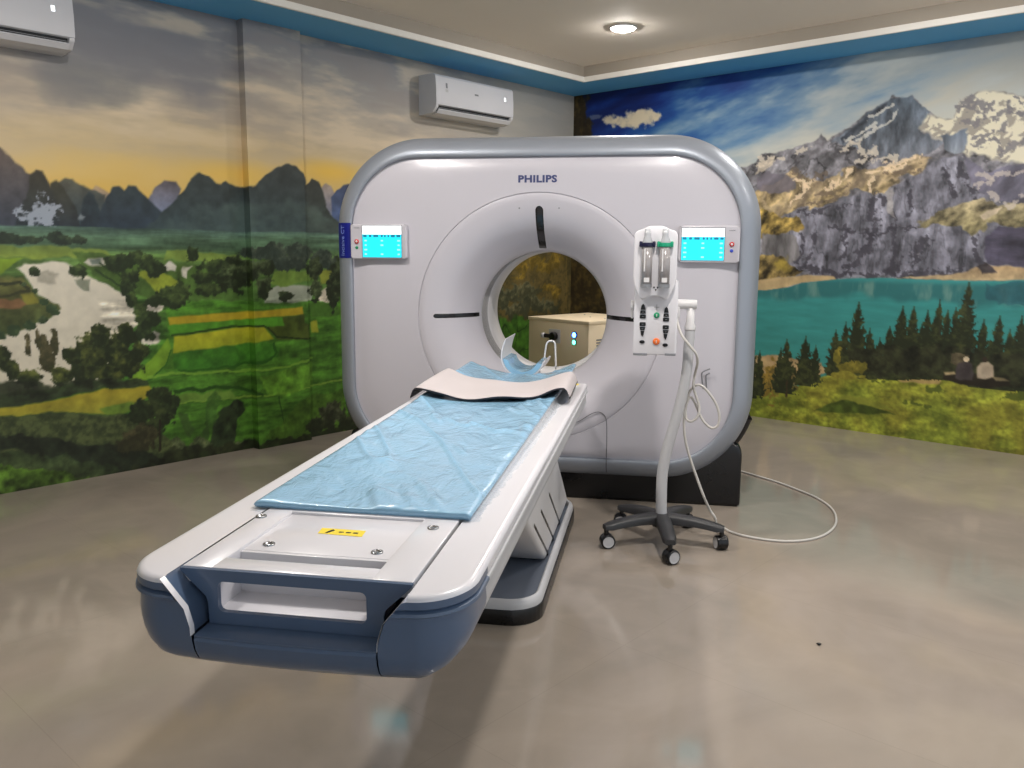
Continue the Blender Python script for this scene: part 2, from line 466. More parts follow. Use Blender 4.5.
    m.poly([(135, 272), (160, 270), (172, 278), (180, 284), (168, 290), (160, 294)], (118, 130, 44), wob=.02)
    m.line([(95, 270), (112, 280), (124, 288)], .008, (38, 54, 28)); m.line([(100, 264), (118, 274), (126, 282)], .008, (40, 56, 28))
    m.poly([(168, 250), (240, 256), (242, 262), (200, 262), (166, 260)], (104, 124, 56), wob=.02)
    m.poly([(162, 265), (170, 262), (177, 266), (176, 272), (168, 271)], (184, 180, 168), wob=.02); m.poly([(184, 267), (192, 266), (188, 270), (187, 278), (182, 275)], (178, 174, 160), wob=.02)
    m.poly([(144, 304), (150, 303), (164, 305), (160, 310), (154, 313), (146, 311)], (172, 166, 152), wob=.02)
    m.poly([(150, 332), (156, 329), (162, 334), (159, 341), (152, 343), (138, 345), (144, 338)], (160, 156, 142), wob=.025)
    m.poly([(134, 350), (140, 346), (140, 360), (133, 358)], (160, 154, 140), wob=.03)
    m.poly([(262, 290), (280, 284), (312, 286), (312, 301), (262, 302)], (150, 154, 140), (132, 140, 122), wob=.015, tex=.05)
    m.poly([(318, 289), (332, 287), (332, 303), (318, 303)], (184, 176, 158), wob=.02)
    m.poly([(272, 271), (310, 270), (318, 280), (280, 286), (268, 282)], (98, 124, 52), wob=.02)
    m.poly([(318, 272), (334, 271), (334, 284), (320, 283)], (116, 124, 48), wob=.02)
    # fields
    m.poly([(166, 308), (186, 302), (220, 300), (264, 302), (340, 302), (480, 300), (500, 420), (345, 440), (240, 452), (150, 470), (100, 430), (130, 380), (150, 355), (168, 334)], (64, 106, 34), (58, 92, 30), wob=.015, tex=.12)
    fd = m.sdf([(100, 300), (345, 296), (500, 296), (500, 430), (345, 445), (100, 480)], .02)
    m.mul(sstep(.02, -.02, fd), (1 + .45 * fbm(X, Zz, .16, 2, 4, 1, 5) + .12 * m.n2)[:, None])
    m.poly([(168, 317), (200, 315), (250, 311), (302, 306), (303, 314), (262, 317), (220, 322), (170, 325)], (152, 134, 34), wob=.006, tex=.08)
    m.poly([(168, 325), (220, 322), (262, 317), (282, 317), (284, 326), (262, 325), (220, 330), (170, 335)], (70, 122, 34), wob=.006)
    m.line([(172, 335), (200, 332), (232, 326.5), (262, 325.5), (270, 330)], .011, (34, 54, 20), .006)
    m.poly([(174, 336), (205, 333), (232, 328), (262, 326.5), (272, 338), (240, 344), (205, 349), (173, 353)], (148, 146, 36), (136, 146, 36), wob=.006, tex=.1)
    m.poly([(264, 327), (283, 325), (281, 316), (304, 314), (304, 322), (309, 324), (309, 338), (276, 339)], (58, 70, 26), wob=.008, tex=.2)
    m.line([(266, 327), (275, 336), (310, 338)], .009, (32, 44, 18), .006)
    m.poly([(310, 322), (317, 320), (319, 332), (311, 332)], (130, 134, 40), wob=.01)
    m.poly([(310, 304), (332, 302), (345, 310), (335, 316), (312, 318)], (62, 96, 34), wob=.02)
    m.poly([(130, 378), (150, 360), (168, 338), (172, 352), (166, 366), (150, 378), (138, 384)], (98, 132, 38), wob=.01)
    m.line([(171, 350), (166, 366), (150, 380)], .008, (46, 84, 26))
    m.poly([(174, 354), (205, 350), (262, 341), (280, 346), (276, 356), (230, 366), (176, 370)], (56, 104, 30), (48, 92, 28), wob=.02, tex=.2)
    m.line([(180, 371), (230, 367), (268, 358), (276, 350), (272, 343)], .012, (38, 76, 22), .02)
    lt = (112, 150, 52)
    m.line([(150, 376), (200, 373), (250, 370), (290, 364), (312, 358)], .012, lt, .02, .7)
    m.line([(172, 403), (220, 399), (260, 395), (300, 388), (345, 378)], .009, (118, 146, 54), .015, .7)
    m.poly([(258, 376), (285, 368), (312, 362), (312, 384), (290, 393), (270, 394), (262, 386)], (84, 124, 38), wob=.02, tex=.3, a=.8)
    m.poly([(176, 394), (230, 391), (236, 398), (180, 402)], (84, 112, 44), wob=.02)
    m.line([(174, 391), (215, 388), (240, 389), (262, 394)], .016, (34, 62, 20), .02)
    m.line([(277, 395), (281, 412), (284, 434)], .007, (36, 58, 22), .01)
    m.poly([(262, 436), (300, 400), (345, 386), (345, 438), (300, 446)], (60, 86, 28), wob=.04, tex=.3, a=.8)
    # bottom left
    m.poly([(-200, 400), (0, 394), (40, 392), (90, 386), (120, 381), (150, 380), (150, 386), (105, 388), (60, 398), (0, 408), (-200, 424)], (52, 66, 40), (36, 44, 28), wob=.02, tex=.3)
    m.poly([(-200, 424), (0, 408), (60, 399), (105, 389), (150, 386), (154, 392), (132, 408), (122, 414), (60, 412), (0, 417), (-200, 440)], (134, 122, 38), (116, 116, 42), wob=.012, tex=.12)
    m.poly([(100, 408), (128, 402), (140, 404), (122, 415), (104, 413)], (86, 110, 40), wob=.015)
    crop = np.clip(.5 + 1.1 * m.n2 + .6 * m.n1, 0, 1)
    d = m.sdf([(-200, 440), (0, 417), (60, 412), (124, 415), (150, 420), (200, 470), (0, 530), (-200, 560)], .02)
    mk = sstep(.01, -.01, d)
    m.mix(mk, (42, 50, 30)); m.mix(mk * crop * .75, (80, 90, 52))
    m.poly([(-200, 462), (0, 436), (40, 438), (90, 444), (130, 444), (180, 460), (140, 476), (60, 460), (0, 448), (-200, 480)], (28, 34, 24), wob=.04, tex=.3, a=.9)
    m.poly([(-200, 500), (-20, 472), (20, 466), (50, 470), (90, 476), (70, 490), (0, 500), (-200, 540)], (62, 88, 28), (56, 76, 28), wob=.05, tex=.5)
    m.poly([(-200, 470), (0, 452), (60, 456), (110, 466), (130, 476), (80, 476), (30, 466), (0, 468), (-200, 496)], (46, 58, 34), wob=.04, tex=.4, a=.8)
    # trees and bushes
    DK, HI = (34, 44, 26), (70, 86, 44)
    for q in ((122, 262, 14, 9), (146, 262, 12, 10), (155, 268, 9, 9), (135, 258, 10, 8), (193, 255, 6, 8), (214, 266, 16, 9), (204, 278, 13, 8), (222, 278, 11, 8), (183, 290, 12, 8), (170, 292, 15, 8), (176, 300, 16, 9), (158, 300, 14, 6), (210, 290, 18, 7), (128, 284, 8, 12), (134, 276, 5, 8), (113, 262, 6, 7), (78, 271, 9, 9), (34, 271, 6, 5), (132, 300, 6, 10), (140, 315, 9, 14), (144, 330, 9, 12), (152, 320, 12, 8)):
        m.tree(q[:2], q[2], q[3], DK, HI, .55)
    m.poly([(74, 278), (90, 280), (90, 292), (84, 290), (76, 284)], (84, 92, 76), wob=.02, a=.7)
    for q in ((256, 254, 18, 8), (276, 252, 14, 10), (300, 254, 16, 10), (320, 260, 14, 10), (286, 262, 20, 8), (330, 262, 10, 8), (250, 266, 16, 8)):
        m.tree(q[:2], q[2], q[3], (44, 54, 46), (70, 80, 64), .5)
    for q in ((232, 278, 15, 17), (238, 268, 14, 12), (252, 270, 12, 12), (262, 286, 11, 12), (263, 268, 9, 10), (283, 295, 8, 5), (315, 270, 8, 14), (316, 290, 7, 13), (334, 290, 8, 20), (340, 278, 10, 20)):
        m.tree(q[:2], q[2], q[3], (32, 40, 24), (80, 94, 60), .5)
    for q in ((44, 352, 5, 18), (38, 340, 3, 12), (55, 344, 4, 12), (28, 346, 4, 12), (48, 362, 8, 14)):
        m.tree(q[:2], q[2], q[3], (54, 54, 34), (92, 84, 58), .7)
    for q in ((92, 346, 18, 16), (88, 366, 22, 20), (100, 336, 12, 10), (118, 352, 12, 22), (126, 334, 9, 13), (72, 358, 9, 12), (2, 362, 8, 14), (14, 370, 9, 10), (30, 376, 14, 10), (62, 376, 14, 12), (110, 376, 20, 10), (130, 366, 14, 12), (140, 352, 9, 10), (-30, 370, 20, 18), (-80, 374, 30, 20)):
        m.tree(q[:2], q[2], q[3], (32, 40, 22), (82, 88, 40), .55)
    m.poly([(-200, 402), (-20, 380), (60, 384), (110, 380), (140, 374), (150, 380), (90, 388), (30, 394), (-200, 416)], (32, 38, 24), wob=.04, tex=.4, a=.9)
    for q in ((158, 396, 13, 11), (148, 410, 18, 13), (164, 414, 14, 14), (170, 404, 9, 14), (154, 428, 12, 12)):
        m.tree(q[:2], q[2], q[3], (30, 38, 22), (56, 66, 36), .5)
    m.line([(160, 420), (160, 450)], .012, (34, 32, 22)); m.line([(150, 425), (154, 448)], .01, (34, 32, 22))
    m.tree((140, 438), 22, 11, (44, 44, 28), (84, 78, 52), .7)
    m.poly([(206, 462), (210, 440), (215, 420), (224, 406), (236, 398), (243, 402), (244, 412), (238, 420), (234, 440), (226, 466)], (34, 44, 26), wob=.03, tex=.4)
    m.poly([(206, 400), (216, 392), (222, 398), (218, 412), (212, 430), (206, 424)], (48, 74, 30), wob=.03, tex=.3, a=.8)
    m.poly([(178, 414), (186, 414), (194, 430), (190, 440), (184, 432)], (46, 66, 30), wob=.03, a=.8); m.poly([(196, 440), (210, 424), (208, 442), (200, 452)], (40, 58, 28), wob=.03, a=.8)
    for q in ((176, 448, 12, 9), (202, 446, 12, 9), (190, 452, 12, 10), (222, 452, 12, 8), (236, 446, 9, 7)):
        m.tree(q[:2], q[2], q[3], (40, 50, 30), (92, 100, 66), .6)
    m.poly([(120, 480), (170, 450), (240, 440), (262, 440), (310, 432), (345, 428), (345, 450), (120, 500)], (30, 34, 20), wob=.05, tex=.4, a=.9)
    m.tree((332, 416), 15, 14, (36, 40, 26), (78, 84, 62), .55); m.tree((318, 425), 10, 9, (34, 40, 24), (60, 66, 42), .6); m.tree((360, 420), 24, 14, (34, 40, 24), (60, 66, 42), .6)
    # woodland towards the room corner
    d = m.sdf([(345, 300), (380, 290), (430, 262), (478, 236), (520, 226), (560, 218), (600, 214), (600, 345), (560, 338), (500, 330), (430, 350), (380, 330)], .14)
    mk = sstep(.04, -.04, d)
    m.mix(mk, (62, 56, 32))
    f = np.clip(.45 + 1.3 * m.n1 + .7 * m.n2, 0, 1)
    m.mix(mk * f * .7, (104, 88, 48))
    for q in ((524, 268, 9, 7), (534, 262, 8, 6), (543, 268, 7, 7), (556, 262, 7, 9), (550, 288, 8, 4), (556, 294, 6, 5), (520, 278, 6, 5)):
        m.tree(q[:2], q[2], q[3], (92, 76, 28), (160, 130, 44), .9, a=.8)
    for q in ((510, 296, 10, 8), (524, 290, 14, 10), (534, 304, 16, 8), (512, 310, 14, 8), (548, 306, 9, 8), (500, 300, 10, 12)):
        m.tree(q[:2], q[2], q[3], (58, 60, 42), (116, 112, 82), .8, a=.85)
    d = m.sdf([(480, 322), (520, 318), (560, 318), (610, 322), (610, 420), (480, 420)], .06)
    mk = sstep(.03, -.03, d)
    m.mix(mk, (58, 94, 30)); m.mul(mk, (1 + .4 * m.n1)[:, None])
    cell = abs(fbm(X, Zz, .16, 5, 2))
    m.mix(mk * sstep(.055, .015, cell) * .8, (24, 38, 14))
    m.line([(566.5, 240), (566.5, 330)], .008, (110, 92, 44), .02, .6)
    return np.clip(m.c, 0, 1)

def paint_lake(X, Zz, conv, inv):
    """alpine lake under a cliff and snowy peak, firs and a meadow"""
    m = Mural(X, Zz, conv)
    m.rough = .8
    x0 = conv(575, 100)[0]; x9 = conv(1024, 100)[0]; U = (X - x0) / (x9 - x0)          # 0 at the room corner, 1 at the right of the view
    zt = conv(760, 70)[1]; zb = conv(760, 165)[1]; V = (Zz - zb) / (zt - zb)          # sky: 0 skyline, 1 top
    st = fbm(X - .5 * Zz, Zz + .22 * X, .55, 1, 5, 1, 3.8)
    w = np.clip(U * 1.15 - .55 * V + .42 + .35 * st, 0, 1.3)
    m.c = ramp(w, [(0, (8, 26, 82)), (.18, (12, 42, 112)), (.4, (30, 76, 138)), (.62, (86, 122, 156)), (.85, (146, 160, 168)), (1.1, (182, 180, 168))])
    m.mix(sstep(.65, 1.05, U) * sstep(.25, .9, V + .2 * st) * .75, (128, 134, 136))
    m.mix(np.clip(st, 0, .5) * sstep(.15, .5, U) * .8, (178, 186, 186))
    # cloud
    for cx, cy, rx, ry in ((610, 119, 9, 5), (622, 121, 10, 6), (634, 118, 12, 8), (642, 115, 10, 9), (650, 119, 8, 8), (655, 117, 6, 5), (630, 124, 16, 5), (596, 117, 7, 2.5)):
        px0, pz0 = conv(cx, cy); rX = abs(conv(cx + rx, cy)[0] - px0); rZ = abs(conv(cx, cy - ry)[1] - pz0)
        d = np.hypot((X - px0) / rX, (Zz - pz0) / rZ) + .55 * m.n1 + .3 * m.n2
        m.mix(sstep(1.15, .55, d) * (.95 if ry > 3 else .35), (206, 194, 168))
        m.mix(sstep(.9, .4, d) * np.clip(m.n1 - .05, 0, .4), (150, 140, 128))
    # ridged rock textures
    rk = fbm(X + .5 * Zz, Zz, .22, 2, 5, 1.6, 1); rv = fbm(X, Zz, .16, 3, 5, 2.2, .7); rh = fbm(X, Zz, .25, 4, 5, 1, 3)
    rid = 1 - 3.2 * abs(fbm(X + .3 * Zz, Zz, .17, 1, 4)); rid2 = 1 - 3.2 * abs(fbm(X, Zz, .3, 5, 4, 2.4, .5))
    fine = fbm(X + .4 * Zz, Zz, .07, 4, 4); finev = fbm(X, Zz, .07, 5, 4, 1.6, .6); crack = sstep(.10, .02, abs(fbm(X + .3 * Zz, Zz, .2, 0, 4, 1.2, 1.4))); crackv = sstep(.09, .02, abs(fbm(X, Zz, .22, 3, 4, 2.0, .8)))
    sky = [(600, 186), (700, 176), (742, 166), (756, 163), (762, 154), (776, 152), (792, 149), (806, 144), (816, 139), (822, 134), (828, 140), (836, 134), (848, 127), (860, 118), (872, 110), (882, 103), (890, 98), (893, 94),
           (897, 95), (901, 99), (906, 98), (912, 97), (918, 101), (922, 108), (930, 112), (934, 116), (944, 119), (954, 117), (960, 103), (968, 96), (976, 93), (992, 90), (1006, 92), (1024, 95), (1100, 80), (1200, 100), (1300, 90), (1300, 300), (600, 300)]
    m.poly(sky, (104, 102, 106), (100, 101, 108), wob=.022, tex=.2)
    land = sstep(.01, -.01, m.sdf(sky, .022))
    m.mul(land, (1 + .32 * rk + .15 * np.clip(rid, -1, 1) + .55 * fine - .35 * crack)[:, None])
    # blue-grey main face
    m.poly([(832, 140), (860, 120), (880, 104), (893, 96), (912, 98), (922, 108), (930, 112), (924, 124), (919, 130), (934, 138), (945, 142), (930, 154), (900, 158), (870, 154), (850, 148)], (78, 90, 102), (98, 103, 112), wob=.03, tex=.3, k=finev, a=.9)
    m.poly([(840, 138), (860, 122), (880, 106), (888, 101), (884, 110), (866, 122), (852, 132), (842, 144)], (62, 68, 78), wob=.02, tex=.3)
    for a_ in ([(845, 140), (862, 131), (878, 122)], [(852, 142), (872, 131), (888, 122), (898, 110)], [(870, 118), (884, 112), (892, 104)]):
        m.line(a_, .014, (196, 194, 186), .03, .8)
    # snow
    sn = [(926, 116), (934, 117), (946, 119), (955, 116), (960, 104), (968, 97), (978, 93), (992, 90), (1008, 93), (1024, 96), (1300, 90), (1300, 172), (1024, 164), (1000, 160), (985, 156), (974, 152), (966, 158), (960, 142), (962, 130), (950, 138), (940, 140), (926, 132), (918, 128)]
    ms = sstep(.015, -.015, m.sdf(sn, .03)); m.mix(ms, (206, 200, 178))
    rocky = sstep(.62, .85, rid + .9 * fine + .25 * rk)
    m.mix(ms * rocky * .75, (128, 122, 116))
    for a_, w_ in (([(962, 108), (968, 100), (974, 96)], .03), ([(966, 106), (980, 100), (986, 108)], .022), ([(958, 122), (966, 118), (974, 122), (986, 118)], .03), ([(976, 110), (984, 114), (990, 106)], .02),
                   ([(996, 114), (1010, 110), (1024, 113)], .03), ([(1010, 110), (1030, 116), (1060, 112)], .03), ([(976, 140), (990, 136), (1004, 132), (1008, 126)], .018), ([(972, 146), (988, 142), (998, 142)], .016),
                   ([(998, 156), (1008, 148), (1024, 140), (1060, 134)], .03), ([(996, 144), (1000, 152)], .02), ([(1014, 98), (1030, 102)], .014)):
        m.line(a_, w_, (112, 110, 114), .05, .85)
    m.poly([(942, 137), (956, 134), (966, 128), (968, 142), (966, 152), (956, 154), (946, 148)], (92, 102, 116), (112, 118, 126), wob=.03, tex=.3, k=rv)
    for a_ in ([(760, 160), (768, 157), (776, 156)], [(758, 166), (774, 162), (782, 158)], [(842, 150), (850, 142), (862, 150), (874, 152)], [(872, 158), (884, 154), (896, 158)], [(800, 152), (812, 148)], [(856, 160), (868, 154)]):
        m.line(a_, .022, (196, 186, 170), .05, .8)
    m.poly([(762, 160), (770, 156), (777, 156), (772, 166), (764, 172), (756, 172)], (190, 178, 160), wob=.04, a=.8)
    # warm slopes under the peak
    slope = [(600, 215), (700, 205), (756, 190), (775, 180), (790, 172), (806, 178), (822, 180), (838, 174), (850, 166), (862, 168), (880, 166), (900, 162), (918, 156), (930, 160), (928, 168), (908, 176), (890, 188), (876, 196), (856, 190), (836, 200), (818, 206), (800, 208), (786, 212), (776, 220), (762, 226), (700, 240), (600, 240)]
    m.poly(slope, (140, 124, 98), (138, 122, 80), wob=.045, tex=.5, k=fine)
    msl = sstep(.01, -.02, m.sdf(slope, .03))
    m.mix(msl * np.clip(.9 * rid - .35, 0, .65), (206, 184, 150)); m.mix(msl * np.clip(-1.6 * rk - .25, 0, .6), (92, 82, 74))
    m.poly([(758, 178), (768, 172), (780, 172), (792, 178), (796, 186), (784, 192), (768, 195), (760, 190)], (84, 80, 88), wob=.03, tex=.3, k=rk, a=.85)
    for a_ in ([(794, 180), (806, 184), (800, 194), (790, 204)], [(850, 170), (840, 180), (826, 188)], [(872, 178), (870, 190), (871, 198)], [(880, 166), (906, 160), (920, 158)], [(866, 172), (884, 170), (904, 166)], [(806, 184), (814, 178)]):
        m.line(a_, .02, (220, 198, 166), .04, .8)
    for a_ in ([(812, 194), (836, 188), (852, 184)], [(790, 172), (812, 178), (824, 172)], [(800, 206), (820, 200), (838, 196)], [(880, 174), (904, 172), (920, 166)]):
        m.line(a_, .024, (96, 84, 72), .05, .75)
    # big cliff
    cliff = [(762, 234), (770, 226), (776, 218), (790, 212), (806, 210), (820, 206), (838, 201), (858, 194), (870, 193), (880, 197), (892, 188), (908, 178), (926, 168), (940, 158), (960, 156), (966, 164), (974, 178), (984, 190), (1000, 196), (1012, 190), (1024, 192), (1300, 190), (1300, 280), (1024, 274), (990, 268), (974, 276), (930, 276), (880, 276), (830, 276), (800, 272), (784, 266), (776, 256), (764, 250)]
    m.poly(cliff, (102, 102, 111), (97, 97, 107), wob=.022, tex=.15, k=rv)
    mc = sstep(.01, -.02, m.sdf(cliff, .022))
    m.mul(mc, (1.06 + .12 * np.clip(rid2, -1, 1) + .25 * rh + .5 * finev + .15 * m.n2 - .2 * crackv)[:, None])
    for a_, w_ in (([(878, 196), (876, 206), (872, 222), (870, 236)], .05), ([(872, 232), (868, 246), (858, 262), (848, 272)], .035), ([(896, 216), (896, 236), (894, 256), (892, 272)], .026), ([(846, 226), (845, 244), (844, 260)], .024), ([(814, 236), (812, 252), (806, 266)], .03),
                   ([(802, 236), (802, 258)], .02), ([(910, 184), (910, 204), (912, 216)], .022), ([(928, 236), (916, 250), (908, 266)], .03), ([(792, 244), (796, 258)], .03), ([(974, 238), (975, 254), (978, 266)], .02), ([(830, 226), (860, 232), (890, 232), (912, 230)], .012), ([(800, 214), (830, 206)], .018),
                   ([(800, 268), (840, 274), (900, 275), (960, 272)], .03), ([(838, 210), (850, 206)], .02), ([(944, 166), (952, 182), (956, 196)], .024), ([(960, 166), (968, 184), (978, 200)], .03)):
        m.line(a_, w_, (54, 52, 60), .05, .75)
    m.poly([(884, 192), (892, 190), (894, 206), (896, 220), (888, 214)], (158, 154, 152), wob=.03, tex=.2, a=.7)
    # pale meadow ledge and the blocks right of it
    m.poly([(914, 228), (930, 216), (944, 208), (960, 204), (980, 200), (996, 204), (1010, 200), (1024, 204), (1300, 200), (1300, 226), (1024, 228), (1004, 228), (988, 224), (984, 234), (972, 236), (962, 228), (940, 224)], (134, 124, 98), (126, 118, 84), wob=.045, tex=.45, k=fine)
    m.poly([(978, 216), (988, 210), (1000, 206), (996, 214), (984, 222)], (196, 180, 154), wob=.03)
    m.poly([(962, 156), (974, 164), (990, 170), (1006, 166), (1024, 164), (1300, 165), (1300, 205), (1024, 204), (1004, 200), (984, 196), (974, 184)], (92, 90, 104), wob=.03, tex=.4, k=rk, a=.9)
    for a_ in ([(980, 172), (1000, 176), (1024, 172)], [(994, 196), (1006, 206), (1016, 200)], [(976, 182), (996, 180)]):
        m.line(a_, .022, (186, 176, 166), .05, .7)
    m.poly([(986, 238), (1000, 228), (1024, 228), (1300, 226), (1300, 268), (1024, 268), (986, 264)], (66, 62, 78), wob=.02, tex=.35, k=rh, a=.85)
    # golden slopes at the left foot
    m.poly([(600, 236), (740, 214), (758, 212), (776, 216), (800, 220), (806, 228), (800, 234), (784, 234), (766, 236), (740, 250), (600, 260)], (138, 118, 64), (130, 110, 60), wob=.05, tex=.6, k=fine)
    m.poly([(764, 236), (784, 234), (796, 238), (800, 256), (790, 262), (770, 256), (762, 250)], (112, 110, 112), wob=.02, tex=.3, k=rv)
    m.poly([(600, 262), (745, 252), (762, 254), (778, 254), (790, 262), (802, 274), (780, 280), (700, 288), (600, 290)], (108, 94, 58), (124, 106, 64), wob=.05, tex=.6, k=fine)
    m.poly([(774, 260), (784, 258), (790, 268), (780, 270)], (144, 126, 56), wob=.05, soft=.03)
    # shore
    m.poly([(600, 284), (752, 280), (790, 277), (812, 275), (834, 276), (836, 279), (800, 283), (784, 288), (758, 291), (600, 300)], (168, 146, 108), (158, 140, 104), wob=.01, tex=.08)
    m.poly([(896, 278), (940, 275), (966, 272), (974, 268), (986, 265), (1024, 268), (1300, 268), (1300, 284), (1024, 280), (980, 281), (930, 279.5)], (160, 136, 102), (170, 150, 116), wob=.012, tex=.15)
    m.poly([(976, 268), (984, 263), (992, 266), (996, 272), (984, 274)], (64, 58, 60), wob=.02, tex=.3)
    # lake
    zl = conv(860, 278)[1]; zl2 = conv(860, 345)[1]
    lake = [(560, 300), (700, 298), (757, 291), (786, 288), (802, 283), (836, 279), (880, 278), (930, 279.5), (980, 281), (1024, 280), (1300, 285), (1300, 420), (560, 420)]
    m.poly(lake, (52, 128, 126), (52, 118, 108), wob=.006, tex=.05, k=fbm(X, Zz, .2, 2, 4, 1, 6))
    ml = sstep(.006, -.006, m.sdf(lake, .004))
    refl = sstep(.0, .05, zl - Zz) * sstep(.19, .13, zl - Zz + .05 * m.n3 + .05 * fbm(X, Zz, .3, 1, 3, 1.5, .6))
    m.mix(ml * refl * .8, (40, 92, 94)); m.mix(ml * refl * np.clip(fbm(X, Zz, .12, 4, 4, 2, .6), 0, .6) * 1.1, (110, 140, 130))
    m.poly([(1002, 304), (1024, 302), (1300, 300), (1300, 306), (1024, 307)], (76, 142, 136), wob=.01, a=.7)
    m.poly([(985, 284), (1024, 281), (1300, 284), (1300, 308), (1000, 306), (985, 300)], (36, 78, 88), wob=.03, a=.7)
    # shore below trees, left
    m.poly([(560, 366), (757, 356), (778, 356), (800, 360), (822, 362), (826, 372), (800, 384), (757, 392), (560, 400)], (158, 134, 96), wob=.02)
    # meadow
    gz = fbm(X, Zz, .12, 3, 5, 1, 2.2)
    mead = [(560, 400), (757, 394), (780, 390), (800, 385), (816, 378), (834, 374), (860, 373), (880, 375), (910, 374), (940, 374), (956, 380), (1024, 382), (1300, 380), (1300, 600), (560, 560)]
    m.poly(mead, (124, 128, 46), (104, 112, 38), wob=.02, tex=.3, k=gz)
    mm = sstep(.01, -.01, m.sdf(mead, .02))
    m.mul(mm, (1 + .32 * m.n2 + .12 * m.n1)[:, None])
    m.mix(mm * np.clip(m.n3 * 1.2, 0, .35), (132, 118, 46)); m.mix(mm * np.clip(-m.n3 * 1.2, 0, .35), (90, 108, 40))
    m.poly([(898, 380), (908, 375), (926, 375), (945, 377), (940, 384), (920, 385)], (156, 134, 84), wob=.02)
    m.poly([(814, 411), (830, 404), (846, 399), (858, 402), (880, 410), (896, 414), (880, 414), (850, 413)], (60, 72, 26), wob=.015, tex=.25)
    m.poly([(836, 400), (848, 396), (866, 398), (886, 406), (894, 410), (880, 409), (856, 402)], (118, 122, 46), wob=.015)
    for q in (((872, 382), (886, 380), 1), ((928, 388), (942, 390), 1), ((1006, 398), (1024, 396), 1.8), ((1024, 396), (1060, 398), 1.6), ((905, 402), (930, 406), .7)):
        m.line(q[:2], .02 * q[2], (70, 80, 30), .03, .8)
    # firs
    rs = NR(5)
    m.tree((772, 382), 12, 16, (120, 100, 44), (158, 128, 56), .9); m.tree((790, 392), 16, 6, (112, 118, 40), (140, 144, 52), .6); m.tree((784, 378), 14, 12, (96, 84, 46), (120, 106, 60), .9, a=.8)
    for x, t, b, w in ((700, 320, 396, 14), (720, 330, 396, 12), (735, 325, 400, 12), (752, 332, 396, 9), (760, 352, 394, 7), (787, 341, 392, 12), (781, 350, 388, 9), (806, 338, 384, 13), (816, 347, 380, 7)):
        m.fir(x, t, b, w, k=rs.rand())
    m.line([(787, 380), (787, 396)], .01, (56, 44, 30))
    for x, t, b, w in ((836, 332, 374, 10), (846, 324, 374, 9), (859, 304, 376, 15), (870, 330, 376, 11), (880, 340, 376, 9), (890, 328, 377, 11), (903, 308, 377, 13), (914, 309, 377, 13), (928, 312, 377, 11), (940, 302, 377, 8), (936, 316, 377, 11), (948, 312, 377, 11), (956, 310, 378, 10),
                       (969, 285, 380, 16), (984, 322, 384, 12), (1000, 318, 386, 13), (1010, 332, 388, 10), (1022, 318, 388, 14), (1034, 322, 388, 12), (922, 326, 377, 12), (898, 330, 377, 12), (872, 342, 376, 10), (944, 330, 378, 14), (990, 344, 386, 14)) + tuple((1045 + 14 * k, 318 + 12 * rs.rand(), 388, 14) for k in range(16)):
        m.fir(x, t, b, w, k=rs.rand())
    m.poly([(846, 352), (880, 348), (930, 345), (980, 350), (1024, 355), (1300, 355), (1300, 388), (1024, 388), (990, 384), (950, 378), (900, 376), (860, 374)], (38, 40, 26), wob=.05, tex=.5, a=.85)
    m.line([(940, 300), (940, 340)], .006, (44, 46, 32))
    m.tree((852, 368), 14, 7, (98, 92, 36), (128, 118, 46), .7); m.tree((838, 356), 4, 10, (104, 98, 38), (140, 126, 48), .7); m.tree((848, 376), 18, 4, (118, 112, 42), (134, 128, 50), .5)
    m.tree((958, 360), 8, 9, (72, 66, 48), (106, 96, 74), .7)
    # two people sitting on a log bench, seen from behind
    m.poly([(944, 373), (960, 372), (976, 374), (1000, 377), (1010, 380), (1010, 386), (990, 388), (960, 384), (943, 379)], (34, 30, 22), wob=.008)
    m.poly([(944, 372), (954, 371.5), (956, 374), (945, 375)], (150, 134, 100), wob=.004); m.poly([(992, 377), (1004, 378), (1009, 381), (996, 381)], (116, 106, 78), wob=.004)
    m.poly([(955, 378), (955, 368), (958, 363), (966, 361), (972, 364), (974, 374), (972, 380), (960, 380)], (60, 54, 54), wob=.008); m.tree((966, 359.5), 3, 2.6, (196, 180, 150), None, .2)
    m.poly([(977, 378), (977, 368), (981, 363), (988, 362), (993, 366), (994, 377), (985, 379)], (156, 142, 122), wob=.008); m.tree((985, 360), 3, 3, (52, 42, 34), None, .2)
    # tall trees beside the room corner
    d = m.sdf([(540, 60), (586, 60), (587, 115), (592, 140), (598, 170), (604, 220), (616, 270), (640, 330), (660, 380), (680, 420), (540, 420)], .1)
    mk = sstep(.03, -.03, d)
    m.mix(mk, (46, 38, 22)); m.mix(mk * np.clip(.2 + 1.2 * m.n1 + .8 * m.n2, 0, 1) * .7, (96, 80, 40))
    m.mix(mk * np.clip(fbm(X, Zz, .1, 2, 3, 2.5, .35), 0, .5), (30, 22, 14))
    return np.clip(m.c, 0, 1)

# ---------------------------------------------------------------- the room
def cam_hit(px, py, n, dist):
    """where the line of sight through a measured point meets the plane p.n = dist"""
    v = fw + rt2 * ((px - 512) / F_PX) - up2 * ((py - 384) / F_PX)
    t = (dist - CAM.dot(n)) / v.dot(n)
    return CAM + v * t
def left_at(px, py):
    q = cam_hit(px, py, NL, D_LEFT); return (q.dot(DL), q.z)
def right_at(px, py):
    q = cam_hit(px, py, DL, D_RIGHT); return (q.dot(NL), q.z)

M_mural = bpy.data.materials.new('printed_mural')
M_mural.use_nodes = True
_n = M_mural.node_tree
_at = _n.nodes.new('ShaderNodeAttribute'); _at.attribute_name = 'print'
_b = _n.nodes['Principled BSDF']
_n.links.new(_at.outputs['Color'], _b.inputs['Base Color'])
_b.inputs['Roughness'].default_value = .55
_b.inputs['Specular IOR Level'].default_value = .35

